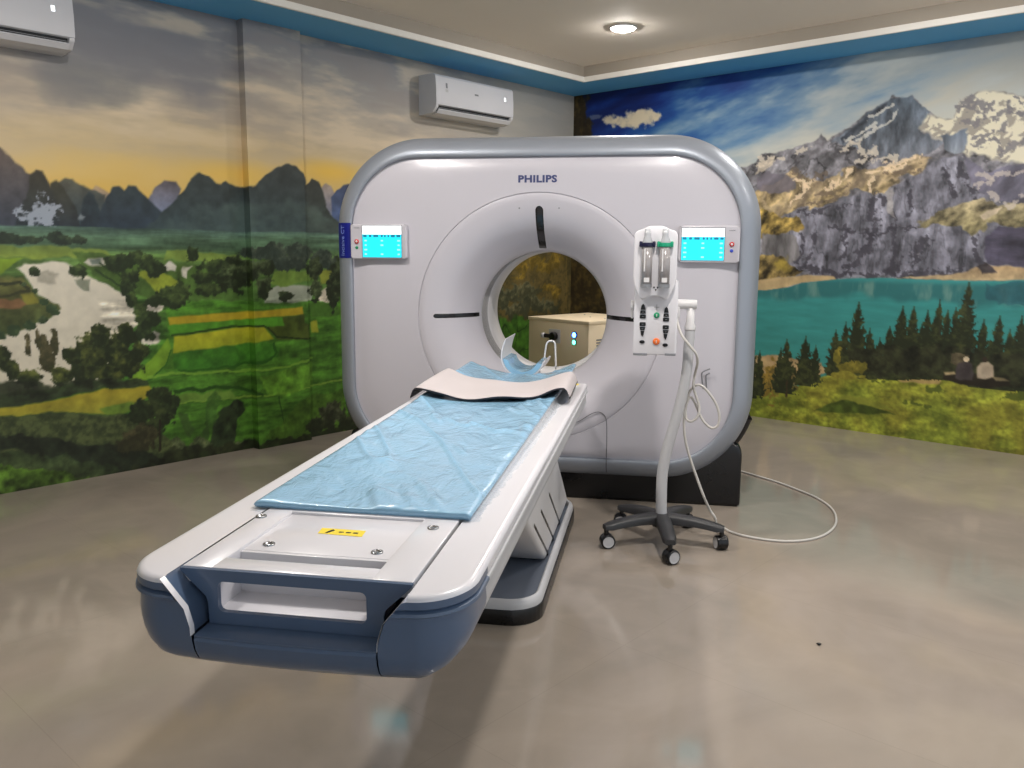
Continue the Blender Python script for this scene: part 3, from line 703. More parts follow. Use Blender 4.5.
def to_lin(c):
    return np.where(c <= .04045, c / 12.92, ((c + .055) / 1.055) ** 2.4)
def printed(name, U, Wz, P, paint, conv, Uc=None, gain=1.0):
    """a printed wall surface: U x Wz samples; P(u, z) -> point"""
    uu, zz = np.meshgrid(U, Wz)
    co = P(uu.ravel(), zz.ravel())
    nu, nz_ = len(U), len(Wz)
    i = np.arange(nu * nz_).reshape(nz_, nu)
    f = np.stack([i[:-1, :-1], i[:-1, 1:], i[1:, 1:], i[1:, :-1]], -1).reshape(-1, 4)
    me = bpy.data.meshes.new(name)
    me.vertices.add(len(co)); me.vertices.foreach_set('co', co.ravel())
    me.loops.add(f.size); me.loops.foreach_set('vertex_index', f.ravel())
    me.polygons.add(len(f)); me.polygons.foreach_set('loop_start', np.arange(0, f.size, 4)); me.polygons.foreach_set('loop_total', np.full(len(f), 4))
    me.update()
    x = uu.ravel() if Uc is None else np.interp(uu.ravel(), U, Uc)
    c = to_lin(np.clip(paint(x, zz.ravel(), conv, None), 0, 1)) * gain
    at = me.color_attributes.new('print', 'FLOAT_COLOR', 'POINT')
    at.data.foreach_set('color', np.concatenate([np.clip(c, 0, 1), np.ones((len(c), 1))], 1).astype(np.float32).ravel())
    me.materials.append(M_mural)
    o = bpy.data.objects.new(name, me)
    COL.objects.link(o)
    return o
def wallpts(n, alongv, dist):
    nv, av = np.array(n), np.array(alongv)
    return lambda u, z: nv[None] * dist + av[None] * u[:, None] + np.array([0, 0, 1.0])[None] * z[:, None]
STEP = .0075
zs = np.linspace(0, Z_SOFFIT, int(Z_SOFFIT / STEP))
U = np.concatenate([np.linspace(D_NEAR, -2.6, 60)[:-1], np.arange(-2.6, D_RIGHT - .004, STEP), [D_RIGHT]])
wl = printed('wall_left', U, zs, wallpts(NL, DL, D_LEFT), paint_valley, left_at, gain=1.45)
struct(wl, 'left wall papered with a printed valley of karst hills, river and green fields', 'wall')
U = np.concatenate([np.linspace(D_BACK, -2.2, 60)[:-1], np.arange(-2.2, D_LEFT - .004, STEP), [D_LEFT]])
wr = printed('wall_right', U, zs, wallpts(DL, NL, D_RIGHT), paint_lake, right_at, gain=1.25)
struct(wr, 'right wall papered with a printed alpine lake, cliffs, snowy peak and firs', 'wall')
# shallow pilaster on the left wall, papered over with the same print
PIL = .072
U0, U1 = -.395, .042
Uf = np.arange(U0, U1 + .004, STEP); Uf[-1] = U1
shift = .083
pf = printed('pilaster_front', Uf, zs, wallpts(NL, DL, D_LEFT - PIL), paint_valley, left_at, Uc=np.linspace(U0 - .02, U1 - .0, len(Uf)) + .004 + .04, gain=1.45)
Us = np.linspace(0, PIL, 8)
side = lambda at: (lambda u, z: np.array(NL)[None] * (D_LEFT - u)[:, None] + np.array(DL)[None] * at + np.array([0, 0, 1.])[None] * z[:, None])
ps = printed('pilaster_side', Us, zs, side(U0), paint_valley, left_at, Uc=np.linspace(U0 - .03, U0 + .02, 8), gain=1.45)
pe = printed('pilaster_end', Us, zs, side(U1), paint_valley, left_at, Uc=np.linspace(U1, U1 + .05, 8), gain=1.45)
# one mesh for the pilaster
def join(objs, name):
    b = bmesh.new()
    for o in objs: b.from_mesh(o.data)
    me = objs[0].data.copy(); me.name = name
    b.to_mesh(me); b.free()
    for o in objs: bpy.data.objects.remove(o)
    o = bpy.data.objects.new(name, me); COL.objects.link(o)
    return o
pil = join([pf, ps, pe], 'pilaster_left')
struct(pil, 'shallow pilaster on the left wall wrapped in the karst hill print', 'pilaster')

# floor: large polished tiles, faint joints, cloudy marbling
M_floor = bpy.data.materials.new('polished_floor')
M_floor.use_nodes = True
nt = M_floor.node_tree; N_, L_ = nt.nodes, nt.links
b = N_['Principled BSDF']
tc = N_.new('ShaderNodeTexCoord')
mp = N_.new('ShaderNodeMapping'); mp.inputs['Rotation'].default_value = (0, 0, TH)
L_.new(tc.outputs['Object'], mp.inputs['Vector'])
n1 = N_.new('ShaderNodeTexNoise'); n1.inputs['Scale'].default_value = .9; n1.inputs['Detail'].default_value = 6; n1.inputs['Distortion'].default_value = 1.2
L_.new(mp.outputs['Vector'], n1.inputs['Vector'])
r1 = N_.new('ShaderNodeValToRGB')
r1.color_ramp.elements[0].position = .3; r1.color_ramp.elements[0].color = (*lin((138, 129, 118)), 1)
r1.color_ramp.elements[1].position = .7; r1.color_ramp.elements[1].color = (*lin((162, 150, 137)), 1)
L_.new(n1.outputs['Fac'], r1.inputs['Fac'])
n2 = N_.new('ShaderNodeTexNoise'); n2.inputs['Scale'].default_value = 2.6; n2.inputs['Detail'].default_value = 8; n2.inputs['Distortion'].default_value = 2.0
L_.new(mp.outputs['Vector'], n2.inputs['Vector'])
r2 = N_.new('ShaderNodeValToRGB')
r2.color_ramp.elements[0].position = .45; r2.color_ramp.elements[0].color = (0, 0, 0, 1)
r2.color_ramp.elements[1].position = .8; r2.color_ramp.elements[1].color = (1, 1, 1, 1)
L_.new(n2.outputs['Fac'], r2.inputs['Fac'])
mx = N_.new('ShaderNodeMix'); mx.data_type = 'RGBA'
mx.inputs[7].default_value = (*lin((178, 166, 153)), 1)
ml = N_.new('ShaderNodeMath'); ml.operation = 'MULTIPLY'; ml.inputs[1].default_value = .22
L_.new(r2.outputs['Color'], ml.inputs[0]); L_.new(ml.outputs[0], mx.inputs[0]); L_.new(r1.outputs['Color'], mx.inputs[6])
bk = N_.new('ShaderNodeTexBrick')
bk.inputs['Scale'].default_value = 1.0; bk.inputs['Brick Width'].default_value = 1.6; bk.inputs['Row Height'].default_value = .8
bk.inputs['Mortar Size'].default_value = .0016; bk.offset = 0.0
bk.inputs['Color1'].default_value = (1, 1, 1, 1); bk.inputs['Color2'].default_value = (.985, .985, .985, 1); bk.inputs['Mortar'].default_value = (.91, .905, .90, 1)
mp2 = N_.new('ShaderNodeMapping'); mp2.inputs['Rotation'].default_value = (0, 0, TH); mp2.inputs['Location'].default_value = (.21, .34, 0)
L_.new(tc.outputs['Object'], mp2.inputs['Vector']); L_.new(mp2.outputs['Vector'], bk.inputs['Vector'])
mm = N_.new('ShaderNodeMix'); mm.data_type = 'RGBA'; mm.blend_type = 'MULTIPLY'; mm.inputs[0].default_value = 1
L_.new(mx.outputs[2], mm.inputs[6]); L_.new(bk.outputs['Color'], mm.inputs[7]); L_.new(mm.outputs[2], b.inputs['Base Color'])
rr = N_.new('ShaderNodeMapRange'); rr.inputs['To Min'].default_value = .05; rr.inputs['To Max'].default_value = .12
L_.new(n2.outputs['Fac'], rr.inputs['Value']); L_.new(rr.outputs['Result'], b.inputs['Roughness'])
b.inputs['Specular IOR Level'].default_value = .5

M_ceil = mat('ceiling_paint', (244, 235, 224), .8, var=.03, vscale=1.5)
M_soffit = mat('blue_soffit_paint', (90, 172, 226), .6, var=.05, vscale=2)
M_fascia = mat('fascia_paint', (168, 160, 148), .8, var=.03)
M_trim = mat('white_moulding_paint', (242, 240, 234), .5)
M_plain = mat('plain_wall_paint', (214, 216, 218), .7, var=.04, vscale=1)

def slab(name, corners, z, thick, m):
    mb = MB()
    lo = [V((p.x, p.y, z)) for p in corners]; hi = [V((p.x, p.y, z + thick)) for p in corners]
    n = len(corners)
    mb.add(lo + hi, [tuple(range(n)), tuple(range(2 * n - 1, n - 1, -1))] + [(i, (i + 1) % n, n + (i + 1) % n, n + i) for i in range(n)])
    return mb.obj(name, m)
rc = [room(D_LEFT, D_RIGHT), room(D_LEFT, D_NEAR), room(D_BACK, D_NEAR), room(D_BACK, D_RIGHT)]
struct(slab('floor', rc, -.06, .06, M_floor), 'polished grey beige tile floor', 'floor')
struct(slab('ceiling', rc, Z_CEIL, .05, M_ceil), 'plain grey beige ceiling above the recess', 'ceiling')
def wall_box(name, n0, d0, n1, d1, z0, z1, m):
    mb = MB()
    q = [room(n0, d0), room(n1, d0), room(n1, d1), room(n0, d1)]
    vs_ = [V((p.x, p.y, z0)) for p in q] + [V((p.x, p.y, z1)) for p in q]
    mb.add(vs_, [(0, 1, 2, 3), (4, 5, 6, 7), (0, 1, 5, 4), (1, 2, 6, 5), (2, 3, 7, 6), (3, 0, 4, 7)])
    return mb.obj(name, m)
struct(wall_box('wall_near', D_BACK, D_NEAR - .08, D_LEFT, D_NEAR, 0, Z_CEIL, M_plain), 'plain wall opposite the lake print, behind the viewpoint', 'wall')
# side opposite the valley print left open, letting the added world fill light in
# soffit round the room with its white moulded edge
sf = MB()
def ring_box(mb, a, bq, z0, z1, mi=0):
    """the band between room rectangle inset a and inset bq"""
    def rect(i): return [(D_LEFT - i, D_RIGHT - i), (D_LEFT - i, D_NEAR + i), (D_BACK + i, D_NEAR + i), (D_BACK + i, D_RIGHT - i)]
    A, B = rect(a), rect(bq)
    for i in range(4):
        j = (i + 1) % 4
        q = [room(*A[i]), room(*A[j]), room(*B[j]), room(*B[i])]
        vs_ = [V((p.x, p.y, z0)) for p in q] + [V((p.x, p.y, z1)) for p in q]
        mb.add(vs_, [(3, 2, 1, 0), (4, 5, 6, 7), (0, 1, 5, 4), (1, 2, 6, 5), (2, 3, 7, 6), (3, 0, 4, 7)], mi)
ring_box(sf, -.05, SOFFIT_W - .012, Z_SOFFIT, Z_CEIL + .02)
struct(sf.obj('trim_1', M_soffit, recalc=False), 'blue painted soffit running round the top of the walls', 'soffit')
tr = MB()
ring_box(tr, SOFFIT_W - .02, SOFFIT_W + .004, Z_SOFFIT - .004, Z_SOFFIT + .032)
ring_box(tr, SOFFIT_W - .02, SOFFIT_W - .004, Z_SOFFIT + .03, Z_SOFFIT + .040)
struct(tr.obj('trim_2', M_trim, recalc=False), 'white moulding along the edge of the blue soffit', 'moulding')
fa = MB()
ring_box(fa, SOFFIT_W - .02, SOFFIT_W - .010, Z_SOFFIT + .038, Z_CEIL + .01)
struct(fa.obj('trim_3', M_fascia, recalc=False), 'grey beige fascia between white moulding and ceiling', 'fascia')

# surface-mounted round lamps with a glowing opal dome
def dome_material(k):
    return mat('glowing_opal_dome', (255, 250, 240), .4, emit=(255, 249, 243), estr=LAMP_W * k)
def downlight(n, d, k, label, group):
    p = room(n, d, Z_CEIL)
    t = thing('ceiling_downlight', label, 'ceiling light', p, group)
    MB().rev(p - V((0, 0, .012)), (0, 0, 1), [(.006, .084), (0, .088), (.0, .098), (.012, .104)], 40, caps=False).obj('trim_ring', M_white2, t)
    MB().rev(p - V((0, 0, .030)), (0, 0, 1), [(.0, .0), (.0015, .03), (.006, .055), (.013, .072), (.020, .081), (.026, .086)], 40, caps=False).obj('lens', dome_material(k), t)
    return t
for i_, (n, d, k) in enumerate(LAMPS):
    if i_ == 0: downlight(n, d, k, 'small round lit downlight on the ceiling above the scanner', None)
    else: downlight(n, d, k, 'round lit ceiling downlight over the open floor around the scanner', 'downlights over the open floor')

# ---------------------------------------------------------------- scanner gantry
G = thing('scanner_gantry', 'large white ring-shaped scanner gantry with silver rim and round bore', 'medical scanner', V((0, .47, 0)))
ZT, ZB, HA, RC_ = 1.884, .258, 1.05, .38
ZM, HB = (ZT + ZB) / 2, (ZT - ZB) / 2
ZC, RS = 1.0264, .672
def outline(n=36, m=26):
    """(point, outward normal) round the front panel edge, counter-clockwise from the right middle"""
    out = []
    def st(a, b, nr, k):
        for i in range(k): t = i / k; out.append(((a[0] + (b[0] - a[0]) * t, a[1] + (b[1] - a[1]) * t), nr))
    def arc(cx, cz, a0):
        for i in range(n):
            a = math.radians(a0 + 90 * i / n); nr = (math.cos(a), math.sin(a)); out.append(((cx + RC_ * nr[0], cz + RC_ * nr[1]), nr))
    A, B = HA - RC_, HB - RC_
    st((HA, ZM - B), (HA, ZM + B), (1, 0), m); arc(A, ZM + B, 0)
    st((A, ZM + HB), (-A, ZM + HB), (0, 1), m); arc(-A, ZM + B, 90)
    st((-HA, ZM + B), (-HA, ZM - B), (-1, 0), m); arc(-A, ZM - B, 180)
    st((-A, ZM - HB), (A, ZM - HB), (0, -1), m); arc(A, ZM - B, 270)
    return out
OUT = outline()
def sweep(prof, pts=None, closed=True):
    pts = pts or OUT
    rows = [[(p[0] + nr[0] * o, y, p[1] + nr[1] * o) for p, nr in pts] for o, y in prof]
    return MB().grid(rows, closed_u=closed)
# front panel: rounded rectangle with a round opening, very slightly domed toward the bore
rows = []
for k in range(9):
    t = k / 8
    row = []
    for p, nr in OUT:
        a = math.atan2(p[1] - ZC, p[0]); q = (RS * math.cos(a), ZC + RS * math.sin(a))
        row.append((p[0] + (q[0] - p[0]) * t, .012 - .022 * math.sin(min(1, t * 3) * math.pi / 2), p[1] + (q[1] - p[1]) * t))
    rows.append(row)
MB().grid(rows, closed_u=True).obj('front_panel', M_gwhite, G)
FUN = [(.672, -.010), (.6705, -.006), (.669, -.002), (.6675, -.006), (.664, -.0085), (.63, -.004), (.59, .004), (.55, .018), (.51, .038), (.475, .064), (.445, .094), (.415, .128), (.39, .160), (.372, .190), (.362, .215), (.359, .235)]
def fun_y(r):
    rs = [a for a, _ in FUN][::-1]; ys = [c for _, c in FUN][::-1]
    return float(np.interp(r, rs, ys))
def lathe(prof, n=160):
    return MB().rev((0, 0, ZC), (0, 1, 0), [(y, r) for r, y in prof], n, caps=False)
lathe(FUN).obj('bore_funnel', M_gwhite, G)
M_liner = mat('smoky_bore_band', (66, 58, 52), .12, coat=.5)
lathe([(.359, .235), (.366, .238), (.366, .43)]).obj('bore_window_band', M_liner, G)
lathe([(.366, .43), (.357, .434), (.357, .70), (.37, .76), (.40, .82), (.46, .89), (.54, .93), (.62, .95)]).obj('rear_bore_ring', M_white2, G)
# bullnose rim
RIM = [(.0, .018), (.0004, -.006), (.003, -.010), (.016, -.011), (.032, -.007), (.050, .002), (.068, .016), (.084, .034), (.098, .056), (.107, .080), (.113, .104), (.115, .125), (.104, .132)]
sweep(RIM).obj('rim', M_silver, G)
rs_ = [(.104, .132), (.103, .138), (.114, .146), (.116, .4), (.108, .75), (.09, .93), (.05, .95)]
body = sweep(rs_)
back = []
for k in range(5):
    t = k / 4; row = []
    for p, nr in OUT:
        a = math.atan2(p[1] - ZC, p[0]); q = (.62 * math.cos(a), ZC + .62 * math.sin(a)); p2 = (p[0] + nr[0] * .05, p[1] + nr[1] * .05)
        row.append((p2[0] + (q[0] - p2[0]) * t, .95, p2[1] + (q[1] - p2[1]) * t))
    back.append(row)
body.grid(back, closed_u=True)
body.obj('body_shell', M_silver, G)
# black lower pan hugging the underside and the black plinth
n_out = len(OUT)
k0 = next(i for i in range(n_out) if OUT[i][0][0] < 0 and OUT[i][0][1] < .53)
seq = [OUT[i % n_out] for i in range(k0, k0 + n_out) if OUT[i % n_out][0][1] < .53]
pan = sweep([(.096, .128), (.122, .132), (.142, .15), (.152, .19), (.152, .5), (.140, .92), (.10, .965)], seq, closed=False)
pan.obj('lower_pan', M_black, G)
pl = MB().prism([(-1.124, 0), (1.124, 0), (1.124, .30), (1.112, .34), (1.05, .37), (-1.05, .37), (-1.112, .34), (-1.124, .30)], XZ, .088, .94, bev=.02, seg=4)
pl.obj('plinth', M_black, G, angle=40)
# slots of the positioning lasers, lying in the funnel surface
def slot(ang, r0, r1, w, name='laser_slot'):
    ca, sa = math.cos(ang), math.sin(ang)
    rows, K = [], 40
    for i in range(K + 1):
        r = r1 + (r0 - r1) * (i / K) ** 1.6
        d = min(r1 - r, r - r0 if r0 > .39 else 9) ; cap = min(1, math.sqrt(max(0, 1 - (1 - min(1, d / (w / 2))) ** 2)))
        hw = max(.0015, w / 2 * cap)
        row = []
        for j in range(9):
            u = -1 + 2 * j / 8
            e = .0035 * (1 - (abs(u)) ** 6) - .0015
            # surface normal in the (r, y) plane
            s1, s0 = fun_y(r + .004), fun_y(r - .004); nrm = V((-(s0 - s1), -.008)).normalized()
            nr_, ny = (nrm[0], nrm[1])
            R = r + (-nr_) * 0 + nr_ * e * -1 * -1; Y = fun_y(r) + ny * e
            row.append((R * ca - sa * u * hw, Y, ZC + R * sa + ca * u * hw))
        rows.append(row)
    return MB().grid(rows)
M_slot = mat('smoked_black_window', (9, 10, 12), .22, coat=.15)
slot(math.radians(90), .378, .60, .050).obj('laser_slot', M_slot, G)
slot(math.radians(180), .368, .588, .028).obj('laser_slot', M_slot, G)
slot(math.radians(0), .366, .588, .028).obj('laser_slot', M_slot, G)
for sx in (-1, 1): MB().rev((sx * .107, fun_y(.596) - .0005, ZC + .588), (0, -1, 0), [(0, .005), (.001, .004)], 12).obj('sensor_dot', M_mid, G)
# maker's lettering
lt = MB(); lettering(lt, 'PHILIPS', .05, (-.008, -.0105, 1.764), bold=.0022, spacing=1.08, width=.208)
lt.obj('lettering', M_ink, G)
# panel joints
def seam(pts, r=.0022, y=-.0095): return MB().tube([(x, y, z) for x, z in pts], r, 6).obj('panel_joint', M_seam, G)
seam([(.20, .452), (.241, .468), (.30, .508), (.339, .522), (.366, .512), (.383, .488), (.389, .44), (.391, .366), (.391, .30), (.391, .262)])
sm = MB().grid([[(.3885, y_ , z_) for y_, z_ in ((-.007, .258), (-.0116, .255), (-.0126, .242), (-.0086, .226), (.0004, .208), (.0144, .190), (.0324, .175), (.0544, .163))], [(.3935, y_, z_) for y_, z_ in ((-.007, .258), (-.0116, .255), (-.0126, .242), (-.0086, .226), (.0004, .208), (.0144, .190), (.0324, .175), (.0544, .163))]])
sm.obj('panel_joint', M_seam, G)
# touch panels
M_scr_w = mat('screen_white', (250, 252, 255), .3, emit=(250, 253, 255), estr=1.1)
M_scr_c = mat('screen_cyan', (30, 200, 225), .3, emit=(30, 214, 240), estr=0.75)
M_scr_d = mat('screen_teal', (20, 110, 140), .3, emit=(16, 110, 138), estr=0.75 * .8)
M_scr_l = mat('screen_pale', (150, 240, 250), .3, emit=(150, 240, 250), estr=0.75)
def touch_panel(x0, x1, z0, z1, sx0, sx1, sz0, sz1, bx, flip):
    yf = -.042
    p = MB().prism(rrect(x1 - x0, z1 - z0, .014, 5, (x0 + x1) / 2, (z0 + z1) / 2), XZ, yf, .004, bev=.006).obj('control_panel', M_gwhite, G, angle=50)
    s = MB(); e = yf - .0012
    h = sz1 - sz0; w = sx1 - sx0
    def quad(a, b_, c, d, mi, y):
        s.add([(a, y, c), (b_, y, c), (b_, y, d), (a, y, d)], [(0, 1, 2, 3)], mi)
    s.box((sx0 - .004, yf - .001, sz0 - .004), (sx1 + .004, yf + .003, sz1 + .004), mi=4)
    zh = sz1 - h * .27
    quad(sx0, sx1, zh, sz1, 0, e); quad(sx0, sx1, sz0, zh, 1, e)
    zb = zh - h * .10
    rng = np.random.RandomState(3)
    x = sx0 + .004
    while x < sx1 - .012:
        wd = .008 + .022 * rng.rand(); wd = min(wd, sx1 - .004 - x)
        quad(x, x + wd, zb + .002, zh - .002, 2, e - .0004); x += wd + .006 + .01 * rng.rand()
    for r_ in range(4):
        zz = zb - (r_ + .7) * (zb - sz0) / 4.4
        for fx in (.08, .5, .93):
            if rng.rand() < .85:
                cx = sx0 + fx * w; ww = .005 + .004 * rng.rand()
                quad(cx - ww, cx + ww, zz - .004, zz + .004, 3, e - .0004)
    s.obj('screen', [M_scr_w, M_scr_c, M_scr_d, M_scr_l, M_mid], p, recalc=False)
    l_ = MB(); lettering(l_, 'PHILIPS', .008, (bx, yf - .0004, sz1 - .012), width=.03); l_.obj('lettering', M_smallink, p)
    MB().rev((bx, yf, (z0 + z1) / 2 - .0), (0, -1, 0), [(0, .0125), (.004, .0125), (.006, .011), (.006, .0)], 24, caps=False).obj('stop_button', M_red, p)
    MB().rev((bx, yf, (z0 + z1) / 2 - .033), (0, -1, 0), [(0, .0085), (.003, .0085), (.004, .007), (.004, .0)], 24, caps=False).obj('light_button', M_bluebtn if flip else M_green, p)
    MB().rev((bx, yf - .006, (z0 + z1) / 2), (0, -1, 0), [(0, .006), (.001, .005), (.001, 0)], 16, caps=False).obj('button_mark', M_white2, p)
touch_panel(-1.045, -.722, 1.337, 1.528, -.974, -.752, 1.347, 1.518, -1.008, False)
touch_panel(.738, 1.047, 1.333, 1.524, .753, .968, 1.346, 1.510, 1.006, True)
# navy model badge wrapped over the left rim
side_pts = [((-HA, z), (-1, 0)) for z in (1.342, 1.39, 1.44, 1.49, 1.535)]
bdg = sweep([(o + (.0018 if y > .0 else .0012), y - (.002 if y < .05 else 0)) for o, y in RIM[1:-1]], side_pts, closed=False).obj('model_badge', M_navy, G)
lt = MB()
ang = V((-(.090 - .060), .016 + .012, 0))
rgt = V((.036, -.036, 0)).normalized()
lettering(lt, 'Incisive CT', .042, (-HA - .054, -.0010, 1.438), right=(0, 0, 1), upv=(-.81, .585, 0), bold=.0002, width=.165)
lt.obj('lettering', M_ltext, bdg)
# two bent wire hooks beside the loop of cable
hk = MB()
hk.tube([(.894, -.012, .672), (.890, -.020, .70), (.884, -.024, .745), (.886, -.030, .760), (.900, -.034, .770), (.925, -.034, .781)], .0035, 8)
hk.tube([(.912, -.012, .672), (.910, -.020, .70), (.906, -.024, .735), (.908, -.030, .748), (.925, -.032, .758)], .0035, 8)
hk.obj('wire_hook', M_mid, G)

# ---------------------------------------------------------------- patient table
T = thing('patient_table', 'white patient table with slate blue end, on a low pedestal', 'patient table', V((0, -1.6, 0)))
TZ = .789
XW = .336
def corner_path(cut, n=14, yside=-.74, rx=.105, ry=.125, ye=-3.232, m=1):
    """right half of the tabletop outline, from the far end along the side, round the near corner, to x = cut"""
    pts = [((XW, yside), (1, 0)), ((XW, ye + ry + .04), (1, 0))]
    for i in range(n + 1):
        a = math.radians(-90 * i / n)
        pts.append(((XW - rx + rx * math.cos(a), ye + ry + ry * math.sin(a)), (math.cos(a), math.sin(a))))
    for i in range(1, 5):
        t = i / 4
        pts.append(((XW - rx + (cut - (XW - rx)) * t, ye - .006 * t), (0, -1)))
    return pts
def cutx(z): return float(np.interp(z, [.60, .70, .735, .789, .8], [.176, .178, .188, .232, .238]))
# tabletop rails: white plate with rounded edge
PROF_TOP = [(-.016, TZ), (-.008, TZ - .001), (-.002, TZ - .005), (.0, TZ - .010)]
PROF_EDGE = [(.0, TZ - .010), (.0, TZ - .024), (-.006, TZ - .028)]
PROF_SIDE = [(-.006, .761), (.003, .758), (.004, .752), (-.002, .748), (-.004, .738), (-.002, .715), (-.004, .700), (-.008, .688), (-.016, .674), (-.034, .657), (-.070, .641), (-.12, .632), (-.15, .630)]
PROF_END = [(-.006, .761), (.003, .758), (.004, .752), (-.002, .748), (-.004, .735), (-.003, .708), (-.004, .690), (-.006, .672), (-.011, .652), (-.022, .632), (-.045, .615), (-.09, .606), (-.15, .604)]
def swept(prof, sx, y_lo, y_hi, inner=True):
    """rows of the profile swept along the half outline, clipped to y in [y_lo, y_hi]"""
    rows = []
    for k, (o, z) in enumerate(prof):
        row = []
        for p, nr in corner_path(cutx(z)):
            oo, zz = o, z
            if prof is PROF_SIDE:
                w = max(0, -nr[1]); oo = o + (PROF_END[k][0] - o) * w; zz = z + (PROF_END[k][1] - z) * w
            y = p[1] + nr[1] * oo; x = p[0] + nr[0] * oo
            row.append((sx * x, y, zz))
        rows.append(row)
    return rows
def split(rows, ysp):
    """split every row at y = ysp (first points run along the side)"""
    a, b_ = [], []
    for row in rows:
        p0, p1 = V(row[0]), V(row[1])
        m_ = V((p1.x, ysp, p1.z)); m_.x = p0.x
        a.append([p0, V((p0.x, (p0.y + ysp) / 2, p0.z)), m_]); b_.append([m_] + [V(q) for q in row[1:]])
    return a, b_
top = MB(); inner = []
for sx in (-1, 1):
    rows = swept(PROF_TOP, sx, 0, 0)
    top.grid(rows)
    ea, eb = split(swept(PROF_EDGE, sx, 0, 0), -3.035)
    top.grid(ea); inner.append(eb)
    # flat top between the rail edge and the inner seam
    flat = [[V(q) for q in rows[0]], []]
    for q in rows[0]:
        y = max(q[1], -3.24)
        flat[1].append(V((sx * .2325, y, TZ)) if y > -3.10 else V((sx * min(abs(q[0]), .2325), max(y, q[1]), TZ)))
    top.grid(flat, smooth=False)
    # inner cut walls
    zlist = [TZ, .76, .735, .70, .683]
    top.grid([[V((sx * cutx(z), -3.2375, z)), V((sx * cutx(z), -3.222, z))] for z in zlist], smooth=False)
    inner.append([[V((sx * cutx(z), -3.222, z)), V((sx * (cutx(z) + .004), -3.215, z)), V((sx * (cutx(z) + .004), -3.10, z))] for z in [TZ - .0008] + zlist[1:]])
    # end faces of the rails toward the scanner
    top.add([(sx * .2325, -.74, TZ), (sx * (XW - .004), -.74, TZ), (sx * XW, -.74, .765), (sx * .33, -.74, .70), (sx * .2325, -.74, .70)], [(0, 1, 2, 3, 4)])
    top.add([(sx * .2325, -2.7, TZ), (sx * .2325, -.74, TZ), (sx * .2325, -.74, .74), (sx * .2325, -2.7, .74)], [(0, 1, 2, 3)])
top.obj('tabletop', M_white, T, angle=35)
YS = -3.035
fas = MB()
for sx in (-1, 1):
    rows = swept(PROF_SIDE, sx, 0, 0)
    a, b_ = split(rows, YS)
    fas.grid(a)
    bump = MB(); bump.grid(b_)
    for g in inner: 
        if g[0][0][0] * sx > 0: bump.grid(g)
    bump.grid([[V((sx * .165, -3.09, .604)), V(b_[-1][-1])], [V((sx * .165, -3.0, .628)), V((sx * .187, -3.0, .628))]])
    bump.obj('end_bumper', M_blue, T, angle=40)
    fas.add([(sx * q[0], q[1], q[2]) for q in [(XW - .006, -.74, .761), (XW - .004, -.74, .70), (XW - .016, -.74, .674), (XW - .15, -.74, .63), (0, -.74, .63), (0, -.74, .761)]], [tuple(range(6))])
fas.grid([[(-.187, -3.04, .630), (-.187, -.74, .630)], [(.187, -3.04, .630), (.187, -.74, .630)]], smooth=False)
fas.obj('side_fascia', M_grey, T, angle=40)
# middle piece of the end under the handle
mid = MB()
rows = []
for o, z in [(-.25, .683), (-.012, .683), (-.0075, .681), (-.009, .677)] + [q for q in PROF_END if q[1] < .676] + [(-.24, .630)]:
    rows.append([(x, -3.238 - o - .006 * (1 - (x / .174) ** 2), z) for x in np.linspace(-.1745, .1745, 13)])
mid.grid(rows)
mid.obj('end_panel', M_blue, T, angle=40)
# sliding carriage end: white tray top with two grip openings, blue face
car = MB()
ZP = TZ + .003
def plate(x0, x1, y0, y1, z0, z1, bev=.003, mi=0): car.box((x0, y0, z0), (x1, y1, z1), bev, 2, mi)
plate(-.226, -.163, -3.172, -2.70, .76, ZP); plate(.147, .226, -3.172, -2.70, .76, ZP)
plate(-.168, .152, -3.172, -3.118, .772, ZP)                    # grip bar
plate(-.168, .152, -2.818, -2.70, .76, ZP)
plate(-.168, .152, -3.056, -2.81, .765, ZP - .006, .001)           # recessed middle
car.box((-.168, -3.066, .69), (.152, -3.052, .785), .001)          # back wall of the grip hollow
car.box((-.172, -3.165, .694), (.156, -3.055, .702), .001)         # its floor
car.box((-.172, -3.16, .70), (-.164, -3.06, .78), .001); car.box((.148, -3.16, .70), (.156, -3.06, .78), .001)
carriage = car.obj('carriage_end', M_white, T, angle=35)
fo = [(-.226, ZP - .002), (-.226, .785), (-.176, .737), (-.1725, .725), (-.171, .684), (.171, .684), (.1725, .725), (.176, .737), (.226, .785), (.226, ZP - .002)]
hole = rrect(.292, .060, .012, 4, -.006, .738)
bmf = bmesh.new()
def ringv(pts, y): return [bmf.verts.new((x, y, z)) for x, z in pts]
for y in (-3.180,):
    o_, h_ = ringv(fo, y), ringv(hole, y)
    eds = [bmf.edges.new((o_[i], o_[(i + 1) % len(o_)])) for i in range(len(o_))] + [bmf.edges.new((h_[i], h_[(i + 1) % len(h_)])) for i in range(len(h_))]
    bmesh.ops.triangle_fill(bmf, edges=eds, use_beauty=True)
ex = bmesh.ops.extrude_face_region(bmf, geom=bmf.faces[:])
bmesh.ops.translate(bmf, vec=(0, .012, 0), verts=[v for v in ex['geom'] if isinstance(v, bmesh.types.BMVert)])
fc = MB().bm(bmf); fc.obj('handle_face', M_blue, carriage, angle=30)
for x, y in ((-.215, -2.868), (-.124, -3.02), (.183, -2.872), (.108, -3.023)):
    z = ZP if abs(x) > .165 else ZP - .006
    s = MB(); s.rev((x, y, z - .002), (0, 0, 1), [(0, .0125), (.0045, .0125), (.0055, .011), (.0055, .0065), (.001, .006), (.001, 0)], 24, mi=0, caps=False)
    s.rev((x, y, z - .0008), (0, 0, 1), [(.0, .0058), (.001, .0)], 6, mi=1, caps=False)
    s.obj('screw', [M_steel, M_black], carriage)
